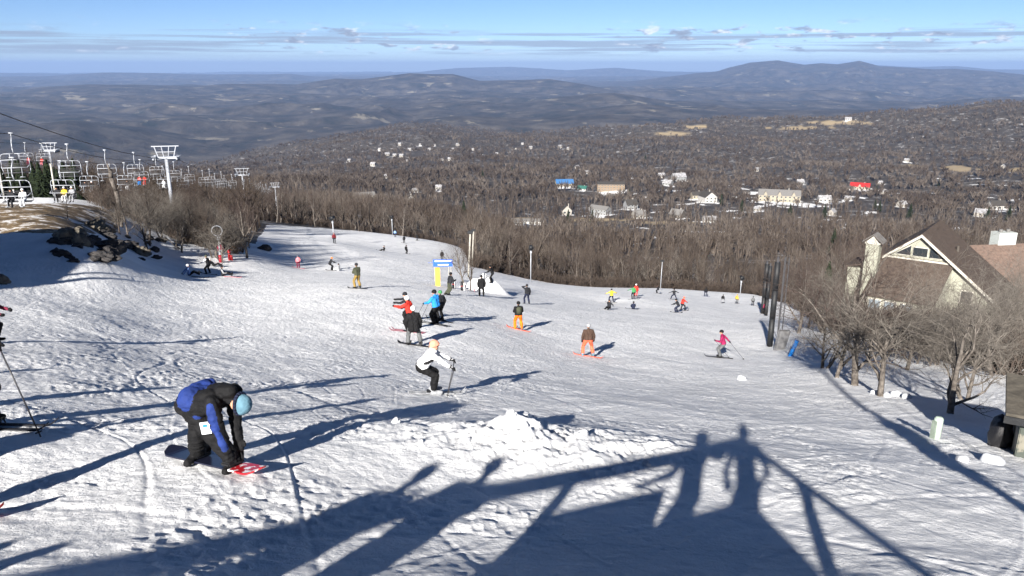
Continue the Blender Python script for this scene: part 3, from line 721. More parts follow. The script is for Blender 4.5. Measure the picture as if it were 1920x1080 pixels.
# gable windows: square between two sloping ones
for pts in (([(-.62, -2.05), (.62, -2.05), (.62, -1.25), (-.62, -1.25)]), ([(-2.2, -2.05), (-.85, -2.05), (-.85, -1.12), ]), ([(.85, -2.05), (2.2, -2.05), (.85, -1.12)])):
    fr = MB().poly([(a * 1.06, -.05, c - (.08 if c < -1.6 else -.08)) for a, c in pts], .06, (0, -1, 0)).obj('window', W_TRIM, big)
    MB().poly([(a, -.135, c) for a, c in pts], .03, (0, -1, 0)).obj('pane', GLASS, fr)
MB().box((0, -.12, -2.42), (5.9, .2, .16)).obj('sill_board', W_TRIM, big)
# skirt roof below the gable, running out over a bay
MB().poly([(-3.4, -.02, -2.5), (3.0, -.02, -2.5), (2.3, -3.0, -6.0), (-4.0, -3.0, -6.0)], .2, (0, 0, 1)).obj('porch_roof', R_BROWN, big)
MB().poly([(-3.3, -.03, -2.6), (2.9, -.03, -2.6), (2.1, -2.7, -5.85), (-3.7, -2.7, -5.85)], 4., (0, 0, -1)).obj('bay_wall', W_SAGE, big)
for k in range(3):
    o = MB().box((-2.9 + k * 1.4, -2.76, -6.9), (1.25, .12, 1.4)).obj('window', W_TRIM, big)
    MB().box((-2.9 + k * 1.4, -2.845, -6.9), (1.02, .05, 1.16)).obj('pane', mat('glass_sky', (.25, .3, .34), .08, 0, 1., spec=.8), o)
for k in range(2):
    o = MB().box((4.4, -.04, -5.4 - 2.3 * k), (1.1, .12, 1.3)).obj('window', W_TRIM, big); MB().box((4.4, -.125, -5.4 - 2.3 * k), (.9, .05, 1.1)).obj('pane', GLASS, o)
ch = MB().box((-3.95, -1.2, -5.4), (1.2, 1.2, 8.6)).obj('chimney', W_SAGE, big)
MB().box((-3.95, -1.2, -1.03), (1.42, 1.42, .14)).obj('chimney_crown', W_TRIM, ch)
cc = MB()
for s in (-1, 1): cc.poly([(-3.95, -2.05, -.18), (-3.95, -.35, -.18), (-3.95 + s * .95, -.35, -.98), (-3.95 + s * .95, -2.05, -.98)], .08, (0, 0, 1))
cc.obj('chimney_roof', R_GREY, ch)
MB().poly([(-4.55, -1.95, -.95), (-3.35, -1.95, -.95), (-3.95, -1.95, -.3)], .05, (0, 1, 0)).obj('chimney_gable', W_TRIM, ch)
MB().box((-5.0, 1.9, -6.4), (2.8, 4, 4.6)).obj('side_wing', W_SAGE, big)
MB().poly([(-3.7, -.3, -3.3), (-3.7, 4.1, -3.3), (-6.6, 4.1, -4.1), (-6.6, -.3, -4.1)], .16, (0, 0, 1)).obj('side_wing_roof', R_BROWN, big)
# the neighbour with a rose brown roof
g = P(1930, 456, 96)
nb = root('house', g, R(8), 'rose brown roofed house with a pale chimney, cut off by the right border', 'house')
HOUSE_SPOTS.append((g.x, g.y, math.hypot(g.x, g.y), 1930, 9))
walls(16, 13, -4.8, 4.6, W_SAGE, nb, 'x', base=13.)
gable('roof', 16, 13, -4.8, 4.6, .5, R_PINK, nb, .2, 'x')
ch = MB().box((-3.2, .6, .2), (2.4, 1.5, 2.4)).obj('chimney', mat('chimney_pale', (.42, .45, .43), .8, .05, 3.), nb)
for k in range(2): MB().tube((-3.7 + k * 1., .6, 1.4), (-3.7 + k * 1., .6, 1.75), .22, n=8).obj('flue', R_GREY, ch)
for k in range(4): window(-5.5 + 3.6 * k, -6.5, -6.6, 1.2, 1.3, nb)
# evergreens dotted in the valley
def fir_proto(seed):
    g_ = random.Random(seed); P0 = []; P1 = []; A0 = []; A1 = []
    for i in range(560):
        t = g_.random() ** .8; z0 = 1 + 8.4 * t; r = (1 - t) * 2.3 * g_.uniform(.6, 1.1) + .15; a = g_.uniform(0, 6.28)
        P0.append((0, 0, z0)); P1.append((r * math.cos(a), r * math.sin(a), z0 - r * .25 + g_.uniform(-.2, .25))); A0.append(.27); A1.append(.05)
    V1, Q1 = tubes(P0, P1, A0, A1, 3); V2, Q2 = tubes([(0, 0, -.5)], [(0, 0, 9.6)], [.2], [.03], 6)
    return npmesh('trunk', V2, Q2, [M_TRUNK_D]), npmesh('crown', V1, Q1, [mat('fir_needles', (.018, .027, .013), .9, .3, 2., spec=.15)])
FIR = [fir_proto(k) for k in (1, 2, 3)]
def fir(px, py, h, label, group, d=None):
    g = gz(px, d) if d else ground(px, py, 150)
    r = root('fir_tree', g, rnd.uniform(0, 6), label, 'tree', group, scale=h / 9.6); f = FIR[rnd.randrange(3)]
    link('trunk', f[0], r); link('crown', f[1], r)
for px, py in ((1065,425),(1110,424),(1642,366),(1640,392),(1648,398),(1545,410),(1850,418),(1872,420),(1890,414),(960,330),(1010,320),(1352,385),(1560,480),(1390,400),(1705,410),(1480,410),(870,420),(905,335),(1180,370),(1210,300),(820,322),(1760,350)):
    fir(px, py, rnd.uniform(11, 17), 'dark evergreen standing out among the bare valley trees', 'evergreens in the valley')
for k in range(76):
    px = rnd.uniform(-60, 178); d_ = rnd.uniform(104, 150); g_ = gz(px, d_); h_ = (proj(*g_)[1] - rnd.uniform(302, 335)) * d_ / 1400
    if h_ > 2: fir(px, 0, h_, 'dark evergreen in the shaded stand behind the left knoll', 'evergreens behind the left knoll', d_)
fir(1548, 0, 7, 'olive green evergreen in the bare thicket left of the big house', None, 122)
# snow lies open round the houses and along the roads of the town
gm = bpy.data.objects['ground'].data; n = len(gm.vertices); co_ = np.empty(n * 3, np.float32); gm.vertices.foreach_get('co', co_); co_ = co_.reshape(-1, 3).astype(float)
wv = np.empty(n, np.float32); gm.attributes['woods'].data.foreach_get('value', wv)
r_ = np.hypot(co_[:, 0], co_[:, 1]); px_, py_, _d = proj(co_[:, 0], co_[:, 1], co_[:, 2]); i_ = np.nonzero((r_ > 330) & (co_[:, 1] > 200))[0]
cl = clearing(co_[i_, 0], co_[i_, 1], px_[i_], py_[i_], r_[i_]); wv[i_] = wv[i_] * (1 - .62 * cl); gm.attributes['woods'].data.foreach_set('value', wv)
build_forest()
# ------------------------------------------------------------------ chairlifts
STEEL = mat('galvanised_steel', (.40, .42, .46), .45, .08, 8., metal=.25, spec=.5)
STEEL_W = mat('pale_steel', (.36, .38, .42), .5, .05, 8., metal=.1, spec=.5)
CABLE = mat('cable_dark', (.02, .022, .03), .6)
SEATM = mat('seat_pad', (.05, .05, .055), .7)
def make_chair_meshes():
    """hung from its grip at the origin, seat faces -y; hangs 3.9 m"""
    W = 1.12
    hang = MB().path([(0, 0, .0), (0, .02, -.25), (0, -.35, -.75), (0, -.42, -1.25), (0, -.2, -1.75)], .045, 8).box((0, 0, .05), (.36, .12, .14))
    frame = MB()
    for s in (-1, 1):
        pts = [(0, -.2, -1.75), (s * (W - .3), -.2, -1.75), (s * (W - .08), -.2, -1.85), (s * W, -.18, -2.1), (s * W, -.05, -3.1), (s * (W - .06), 0, -3.45), (s * (W - .06), -.6, -3.5)]
        frame.path(pts, .03, 8)
        frame.path([(s * .35, -.2, -1.75), (s * .35, -.12, -2.25)], .03, 6)
    frame.path([(-W, -.15, -2.3), (W, -.15, -2.3)], .035, 6)
    seat = MB().box((0, -.28, -3.45), (2 * W - .1, .55, .08), bev=.03)
    back = MB()
    for k in range(5): back.box((0, .02 - .02 * k, -3.25 + .15 * k), (2 * W - .12, .025, .05))
    back.path([(-.35, .03, -3.4), (-.35, -.08, -2.4)], .025, 6).path([(.35, .03, -3.4), (.35, -.08, -2.4)], .025, 6)
    bar = MB().path([(-W, -.15, -2.75), (-W + .1, -.75, -2.95), (W - .1, -.75, -2.95), (W, -.15, -2.75)], .03, 6)
    for s in (-.55, .55): bar.path([(s, -.75, -2.95), (s, -.85, -3.75), (s - .22, -.85, -3.8), (s + .22, -.85, -3.8)], .022, 6)
    return (('hanger', hang, STEEL_W), ('frame', frame, STEEL_W), ('seat', seat, SEATM), ('backrest', back, SEATM), ('safety_bar', bar, STEEL_W))
chair0 = root('lift_chair', (0, 0, 0), 0, 'x', 'lift chair')
for nm, mb, m in make_chair_meshes(): mb.obj(nm, m, chair0, True)
kids(chair0); used = [False]
CHAIRS = []
def chair(px, py, d, label, group=None, yaw=0., k=.86):
    p = P(px, py, d); a = R(yaw + rnd.uniform(-7, 7))
    if not used[0]:
        used[0] = True; r = chair0; r.location = p; r.rotation_euler = (0, 0, a); r.scale = (k,) * 3; r['label'] = label
    else: r = dup(chair0, p, a, k, label)
    if group: r['group'] = group
    elif 'group' in r.keys(): del r['group']
    CHAIRS.append((p, a, k)); return p
g1 = 'empty chairs of the near chairlift line'
YA = 14
def lerp_line(x, A, B):
    t = (x - A[0]) / (B[0] - A[0]); inv = (1 - t) / A[2] + t / B[2]; return A[1] + (B[1] - A[1]) * t, 1 / inv
LA = (20, 251, 60); LB = (293, 293, 114)
near = [(20, 'big empty lift chair cut by the left border, nearest of the line'), (125, 'empty lift chair second from the left border, over the yellow jacketed rider'),
        (196, 'empty lift chair third from the left border, above the left grove'), (250, 'empty lift chair fourth from the left, before the middle lift tower'), (291, 'empty lift chair hanging beside the mast of the middle lift tower')]
for x_, lb in near:
    y_, d_ = lerp_line(x_, LA, LB); chair(x_, y_ + (4 if x_ in (125, 196) else 0), d_, lb, None, YA)
LC = (440, 334, 238)
for i, x_ in enumerate((325, 353, 379, 402, 420, 436)):
    y_, d_ = lerp_line(x_, (293, 293, 122), LC); y_ += math.sin((x_ - 293) / 147 * math.pi) * 3
    chair(x_, y_ , d_, 'empty lift chair in the string between the middle and the right lift tower', g1, YA)
for i, x_ in enumerate((458, 468, 477, 485, 492, 499, 505)):
    y_, d_ = lerp_line(x_, (445, 334, 250), (515, 352, 370)); chair(x_, y_, d_, 'tiny lift chair beyond the right lift tower', 'tiny chairs beyond the right lift tower', YA)
for i, x_ in enumerate((345, 366, 388, 410, 430, 463, 474, 484, 494)):
    y_, d_ = lerp_line(x_, (340, 303, 128), (470, 334, 250)) if x_ < 460 else lerp_line(x_, (466, 333, 250), (522, 352, 370))
    if i > 1: chair(x_ + 4, y_ + 3, d_, 'small lift chair on the far side cable beyond the middle lift tower', 'chairs of the far side cable', YA)
# loaded line, lower down the hill
LOADED = []
for x_, y_, d_, lb in ((22, 297, 58, 'loaded lift chair with white clothed riders at the left border'), (112, 303, 70, 'loaded lift chair carrying the rider in the yellow jacket'),
        (163, 304, 92, 'lift chair with dark riders right of the yellow jacketed rider'), (232, 306, 104, 'lift chair with a rider in white trousers over the grove'),
        (262, 300, 112, 'lift chair carrying the riders in red and blue'), (304, 312, 130, 'lift chair with a reclining rider in white, under the middle lift tower'), (340, 318, 145, 'dark lift chair right under the mast of the middle lift tower'),
        (46, 268, 128, 'small lift chair with red riders left of the left lift tower'), (77, 270, 132, 'small lift chair with a red rider just left of the left tower mast')):
    p = chair(x_, y_, d_, lb, None, 8, .93); LOADED.append((p, d_))
def tower(px, ytop, d, mast_bottom, wpx, label, yaw):
    p = P(px, ytop, d); g = Hs(p.x, p.y); W = wpx / F * d / 2
    r = root('lift_tower', (p.x, p.y, g), R(yaw), label, 'lift tower')
    h = p.z - g
    MB().tube((0, 0, -1), (0, 0, h - W * .9), .38 * W / 2.3, .27 * W / 2.3, 12).obj('mast', STEEL, r, True)
    zc = h - W * .9
    MB().box((0, 0, zc), (2 * W * .78, .35, .38)).obj('crossarm', STEEL_W, r)
    fr = MB().box((0, 0, h), (2 * W, .16, .14))
    for s in (-1, 1):
        fr.tube((s * W * .55, 0, zc), (s * W * .8, 0, h), .09, n=6)
        fr.tube((s * W * .15, 0, zc), (s * W * .28, 0, h), .07, n=6)
    fr.tube((-W * .7, 0, zc + (h - zc) * .5), (W * .7, 0, zc + (h - zc) * .5), .06, n=6)
    fr.obj('lifting_frame', STEEL_W, r)
    for s in (-1, 1):
        a = MB().box((s * W * .85, 0, zc - .12), (.22, 3.2 * W / 2.3, .26)).obj('wheel_assembly', STEEL_W, r)
        for k in range(6):
            MB().tube((s * W * .85 - .1, (-1.35 + .54 * k) * W / 2.3, zc - .28), (s * W * .85 + .1, (-1.35 + .54 * k) * W / 2.3, zc - .28), .2, n=10).obj('sheave', CABLE, a)
        MB().box((s * W * .85, .3, zc + .25), (.7, 2.6 * W / 2.3, .05)).obj('catwalk', STEEL, r)
    lad = MB()
    for s in (-.2, .2): lad.tube((s, -.42, 1), (s, -.34, h - W), .025, n=5)
    for k in range(int(h / .5)): lad.tube((-.2, -.4, 1 + k * .45), (.2, -.4, 1 + k * .45), .018, n=4)
    lad.obj('ladder', STEEL, r)
    return (p + Matrix.Rotation(R(yaw), 3, 'Z') @ Vector((-W * .85, 0, -W * .9 - .35)), p + Matrix.Rotation(R(yaw), 3, 'Z') @ Vector((W * .85, 0, -W * .9 - .35)))
tB = tower(309, 274, 125, 350, 48, 'middle lift tower, tallest and widest, rising from the left grove', 14)
tC = tower(453, 316, 240, 400, 27, 'right lift tower above the far end of the left grove', 14)
tD = tower(515, 343, 370, 370, 17, 'smallest lift tower, farthest down the line', 14)
tA = tower(90, 268, 168, 345, 31, 'left lift tower behind the yellow jacketed rider', 8)
def cable(pts, label, r=.03):
    b = MB()
    for a, c in zip(pts[:-1], pts[1:]):
        n = 10; L_ = (c - a).length; sag = min(L_ * .012, 2.)
        q = [a.lerp(c, i / n) - Vector((0, 0, sag * 4 * (i / n) * (1 - i / n))) for i in range(n + 1)]
        b.path(q, r, 5)
    tag(b.obj('lift_cable', CABLE, None, True), label, 'cable')
yy, dd = lerp_line(-60, LA, LB)
cable([P(-60, yy, dd), P(20, 251, 60), tB[0], tC[0], tD[0]], 'lower haul cable of the near chairlift carrying the big empty chairs')
cable([P(-40, 198, 52), tB[1], tC[1], tD[1]], 'upper haul cable sagging from the left border to the middle lift tower', .035)
cable([P(-40, 296, 50)] + [p for p, d in LOADED[:7]], 'thin cable of the loaded lift above the grove', .03)
cable([P(-30, 262, 110), LOADED[7][0], LOADED[8][0], tA[0] + Vector((0, 0, .0))], 'thin cable running to the left lift tower', .03)
# ------------------------------------------------------------------ people
def V3(*a): return Vector(a)
def ik(a, c, l1, l2, pole):
    d = c - a; L = min(d.length, (l1 + l2) * .999); L = max(L, 1e-3); u = d.normalized()
    x = (l1 * l1 - l2 * l2 + L * L) / (2 * L); h = math.sqrt(max(l1 * l1 - x * x, 0))
    pl = pole - u * pole.dot(u); pl = pl.normalized() if pl.length > 1e-4 else Vector((0, 0, 1))
    return a + u * x + pl * h, a + u * L
def skeleton(pose='stand', lean=4, crouch=.05, stance=.12, arms='down', twist=0, bend=None, headpitch=0):
    J = {}
    if pose == 'sit': hip = V3(0, -.12, .16); lean = lean - 8
    elif pose == 'chair': hip = V3(0, 0, .14)
    else: hip = V3(0, -.10 * crouch * 3 - .004 * lean, .90 - crouch * .42)
    q = R(lean); up = V3(0, math.sin(q), math.cos(q)); fw = V3(0, math.cos(q), -math.sin(q))
    if bend: hip = V3(*bend['hip']); up = V3(*bend['up']).normalized(); fw = V3(*bend['fw']).normalized()
    rt = V3(math.cos(R(twist)), math.sin(R(twist)), 0)
    if bend: rt = fw.cross(up).normalized(); rt = -rt if rt.x < 0 else rt
    J['hip'] = hip; J['belly'] = hip + up * .2 + fw * .015; J['chest'] = hip + up * .37; J['neck'] = hip + up * .52
    hq = q * .55 + R(headpitch); hu = V3(0, math.sin(hq), math.cos(hq))
    if bend and 'head' in bend: hu = V3(*bend['head']).normalized()
    J['head'] = J['neck'] + hu * .17 + fw * .02; J['hu'] = hu; J['fw'] = fw; J['rt'] = rt; J['up'] = up
    for s, t in ((-1, 'L'), (1, 'R')):
        hj = hip + V3(s * .095, 0, -.02); J['hj' + t] = hj
        if pose == 'sit':
            an = V3(s * stance * 1.2, .62, .1); kp = V3(0, .2, 1)
        elif pose == 'chair': an = V3(s * .13, .42, -.36); kp = V3(0, .6, .7)
        elif pose == 'kneel': an = V3(s * .14, -.3, .1); kp = V3(0, 1, -.3); J['hip'].z = .5
        else: an = V3(s * stance, 0, .1); kp = V3(s * .15, 1, .1)
        if bend and 'an' in bend: an = V3(*bend['an'][0 if s < 0 else 1]); kp = V3(*bend.get('kp', (0, 1, 0)))
        kn, an = ik(hj, an, .43, .42, kp); J['kn' + t] = kn; J['an' + t] = an
        tdir = V3(s * .12, 1, 0).normalized() if pose not in ('sit',) else V3(s * .1, .25, 1).normalized()
        if bend and 'toe' in bend: tdir = V3(*bend['toe']).normalized()
        if bend and 'an' in bend: J['an' + t] = V3(*bend['an'][0 if s < 0 else 1])
        J['toe' + t] = J['an' + t] + tdir * .19 - (V3(0, 0, .05) if pose not in ('sit',) else V3(0, 0, 0)); J['heel' + t] = J['an' + t] - tdir * .05 - (V3(0, 0, .04) if pose not in ('sit',) else V3(0, 0, 0))
        sh = J['neck'] + rt * s * .185 - up * .055; J['sh' + t] = sh
        am = arms if isinstance(arms, str) else arms[0 if s < 0 else 1]
        rel = {'down': V3(s * .10, .06, -.50), 'fwd': V3(s * .07, .40, -.30), 'out': V3(s * .46, .12, -.22), 'wide': V3(s * .5, 0, -.02), 'up': V3(s * .12, .18, .30), 'back': V3(s * .16, -.22, -.42), 'face': V3(-s * .08, .2, .12),
               'hold': V3(-s * .06, .30, -.26), 'lap': V3(-s * .04, .34, -.30), 'behind': V3(s * .05, -.4, -.35), 'reach': V3(s * .1, .5, -.1)}
        tgt = sh + (rel[am] if isinstance(am, str) else V3(*am))
        if bend and 'hand' in bend: tgt = V3(*bend['hand'][0 if s < 0 else 1])
        el, wr = ik(sh, tgt, .29, .26, V3(s * .6, -.7, -.4) if not (bend and 'ep' in bend) else V3(*bend['ep'])); J['el' + t] = el; J['wr' + t] = wr
        J['ha' + t] = wr + (wr - el).normalized() * .09
    return J
def capsule(bm, a, b, ra, rb, n=10):
    a = Vector(a); b = Vector(b); d = b - a
    if d.length < 1e-4: d = Vector((0, 0, 1e-3)); b = a + d
    q = d.to_track_quat('Z', 'Y').to_matrix().to_4x4()
    bmesh.ops.create_cone(bm, cap_ends=True, segments=n, radius1=ra, radius2=rb, depth=d.length, matrix=Matrix.Translation((a + b) / 2) @ q)
    for c, r in ((a, ra), (b, rb)): bmesh.ops.create_icosphere(bm, subdivisions=2, radius=r, matrix=Matrix.Translation(c))
def body_mesh(J, colors, voxel, extra=(), fingers=False, build=1., long_coat=False):
    """colors: tag -> material; returns ONE continuous mesh"""
    C = []
    def c(a, b, ra, rb, t, n=10): C.append((Vector(a), Vector(b), ra, rb, t))
    k = build; rt, fw, up = J['rt'], J['fw'], J['up']
    for s in (-1, 1):
        c(J['hip'] + rt * s * .075 * k, J['belly'] + rt * s * .07 * k, .125 * k, .12 * k, 'pants' if s else '')
        c(J['belly'] + rt * s * .07 * k, J['chest'] + rt * s * .085 * k, .125 * k, .125 * k, 'jacket')
        c(J['hip'] + up * .06 + rt * s * .07 * k, J['belly'] + rt * s * .07 * k, .137 * k, .13 * k, 'jacket')
    if long_coat:
        for s in (-1, 1): c(J['belly'] + rt * s * .06, J['hip'] - up * .12 + rt * s * .075, .14 * k, .15 * k, 'jacket')
    c(J['chest'] + rt * -.1, J['chest'] + rt * .1, .115 * k, .115 * k, 'jacket')
    c(J['shL'], J['shR'], .075, .075, 'jacket'); c(J['chest'], J['neck'], .12, .075, 'jacket')
    c(J['neck'] - up * .02, J['head'] - J['hu'] * .05, .06, .055, 'scarf')
    c(J['head'] - J['hu'] * .035 + fw * .015, J['head'] + J['hu'] * .02, .078, .098, 'skin')
    c(J['head'] + fw * .085 - J['hu'] * .015, J['head'] + fw * .1 - J['hu'] * .03, .02, .018, 'skin')
    for t in 'LR':
        c(J['hj' + t], J['kn' + t], .105 * k, .082 * k, 'pants'); c(J['kn' + t], J['an' + t] + (J['kn' + t] - J['an' + t]) * .22, .082 * k, .085 * k, 'pants')
        c(J['an' + t] + (J['kn' + t] - J['an' + t]) * .3, J['an' + t], .062, .06, 'boots'); c(J['heel' + t], J['toe' + t], .055, .05, 'boots')
        c(J['sh' + t], J['el' + t], .078 * k, .06 * k, 'sleeve'); c(J['el' + t], J['wr' + t], .06 * k, .05 * k, 'sleeve')
        w, h_ = J['wr' + t], J['ha' + t]; d = (h_ - w).normalized(); sd = d.cross(fw); sd = sd.normalized() if sd.length > .1 else rt; pl = d.cross(sd).normalized()
        if not fingers: c(w, h_, .043, .05, 'glove'); c(w + d * .02, w + d * .06 + sd * .055, .022, .02, 'glove')
        else:
            c(w - d * .04, w + d * .0, .052, .05, 'glove'); c(w + sd * .022, h_ + sd * .024, .03, .028, 'glove'); c(w - sd * .022, h_ - sd * .024, .03, .026, 'glove')
            for i, (o_, L_) in enumerate(((-.036, .05), (-.012, .062), (.012, .066), (.036, .058))):
                a = h_ + sd * o_; m_ = a + d * L_ * .55; c(a, m_, .0135, .013, 'glove'); c(m_, m_ + d * L_ * .35 - pl * L_ * .5, .013, .012, 'glove')
            c(w + d * .02 + sd * .03, w + d * .07 + sd * .075, .016, .015, 'glove'); c(w + d * .07 + sd * .075, w + d * .105 + sd * .07 - pl * .02, .015, .013, 'glove')
    for e in extra: c(J[e[0]] + V3(*e[1]) if isinstance(e[0], str) else V3(*e[0]), J[e[2]] + V3(*e[3]), e[4], e[5], e[6])
    bm = bmesh.new()
    for a, b, ra, rb, t in C: capsule(bm, a, b, ra, rb)
    tmp = bpy.data.meshes.new('tmp'); bm.to_mesh(tmp); bm.free()
    o = bpy.data.objects.new('tmp', tmp); COL_TMP.objects.link(o)
    m1 = o.modifiers.new('r', 'REMESH'); m1.mode = 'VOXEL'; m1.voxel_size = voxel; m1.use_smooth_shade = True
    m2 = o.modifiers.new('s', 'SMOOTH'); m2.factor = .5; m2.iterations = 2 if not fingers else 1
    CTX.view_layer.update(); dg = CTX.view_layer.depsgraph; dg.update()
    me = bpy.data.meshes.new_from_object(o.evaluated_get(dg)); bpy.data.objects.remove(o); bpy.data.meshes.remove(tmp)
    n = len(me.polygons); ce = np.empty(n * 3, np.float32); me.polygons.foreach_get('center', ce); ce = ce.reshape(-1, 3)
    best = np.full(n, 9.); lab = np.zeros(n, int); tags = []
    for a, b, ra, rb, t in C:
        if t not in tags: tags.append(t)
        a_, b_ = np.array(a), np.array(b); d = b_ - a_; L2 = max(float(d @ d), 1e-9)
        u = np.clip(((ce - a_) @ d) / L2, 0, 1); dist = np.linalg.norm(ce - a_ - u[:, None] * d, axis=1) - (ra + (rb - ra) * u)
        w = dist < best - 1e-6; best[w] = dist[w]; lab[w] = tags.index(t)
    if voxel < .03:                       # folds and creases of the cloth
        nv = len(me.vertices); co = np.empty(nv * 3, np.float32); me.vertices.foreach_get('co', co); co = co.reshape(-1, 3); no = np.empty(nv * 3, np.float32); me.vertices.foreach_get('normal', no); no = no.reshape(-1, 3)
        hz_ = np.linalg.norm(co - np.array(J['head']), axis=1)
        fo = (np.abs(vn(co[:, 0] * 9 + co[:, 1] * 7, co[:, 2] * 17 + co[:, 0] * 5, 3)) - .3) * .022 + vn(co[:, 0] * 22 + co[:, 1] * 15, co[:, 2] * 26, 4) * .006
        co = co + no * (fo * sm(.12, .2, hz_))[:, None]; me.vertices.foreach_set('co', co.astype(np.float32).ravel()); me.update()
    uniq = []
    rem = {}
    for i, t in enumerate(tags):
        m_ = colors.get(t) or colors[{'sleeve': 'jacket', 'scarf': 'jacket', 'boots': 'boots'}.get(t, 'jacket')]
        if m_ not in uniq: uniq.append(m_)
        rem[i] = uniq.index(m_)
    for m_ in uniq: me.materials.append(m_)
    me.polygons.foreach_set('material_index', np.array([rem[i] for i in range(len(tags))], np.int32)[lab])
    me.polygons.foreach_set('use_smooth', [True] * n); return me
CTX = bpy.context
_tmpsc = bpy.data.scenes.new('tmp_scene')           # the bodies are grown here, away from the heavy scene, then the helper is dropped
_main = bpy.context.window.scene if bpy.context.window else None
class _C: pass
CTX = _C(); CTX.view_layer = _tmpsc.view_layers[0]; COL_TMP = _tmpsc.collection
_keep = sc

RUB = mat('rubber_black', (.012, .012, .014), .5); GOG = mat('goggle_lens', (.03, .02, .02), .1, 0, 1., spec=.9)
def board(name, L_, w, m, base_rot=None, tip=.1, cat=None):
    V = []; Q = []; n = 30
    for i in range(n + 1):
        t = i / n * 2 - 1; y_ = t * L_ / 2; ww = w / 2 * (1 - max(0, abs(t) - .82) / .18 * (.9 if abs(t) > .82 else 0)) * (1 - .12 * (1 - t * t)) if w > .15 else w / 2 * (1 - max(0, t - .85) / .15 * .85) * (1 - .2 * (1 - t * t))
        if w > .15 and abs(t) > .82: ww = w / 2 * math.sqrt(max(1 - ((abs(t) - .82) / .18) ** 2, .02))
        z_ = tip * max(0, abs(t) - .78) ** 2 / .05 if (w > .15 or t > 0) else 0
        V += [(-ww, y_, z_), (ww, y_, z_), (ww, y_, z_ + .018), (-ww, y_, z_ + .018)]
    for i in range(n):
        a = i * 4
        for k in range(4): Q.append((a + k, a + (k + 1) % 4, a + 4 + (k + 1) % 4, a + 4 + k))
    Q.append((0, 3, 2, 1)); Q.append((n * 4, n * 4 + 1, n * 4 + 2, n * 4 + 3))
    return npmesh(name, V, Q, [m], False)
def surface_frame(x_, y_, yaw, half):
    """rotation that lays a board of the given heading on the snow"""
    d = Vector((-math.sin(yaw), math.cos(yaw), 0)); e = Vector((math.cos(yaw), math.sin(yaw), 0))
    a = Vector((x_, y_, 0)); z0 = Hs(x_ - d.x * half, y_ - d.y * half); z1 = Hs(x_ + d.x * half, y_ + d.y * half)
    w0 = Hs(x_ - e.x * .25, y_ - e.y * .25); w1 = Hs(x_ + e.x * .25, y_ + e.y * .25)
    f = Vector((d.x * 2 * half, d.y * 2 * half, z1 - z0)).normalized(); s = Vector((e.x * .5, e.y * .5, w1 - w0)).normalized(); u = s.cross(f).normalized(); s = f.cross(u)
    M = Matrix((s, f, u)).transposed(); return M, max((z0 + z1) / 2, Hs(x_, y_))
NP = 0
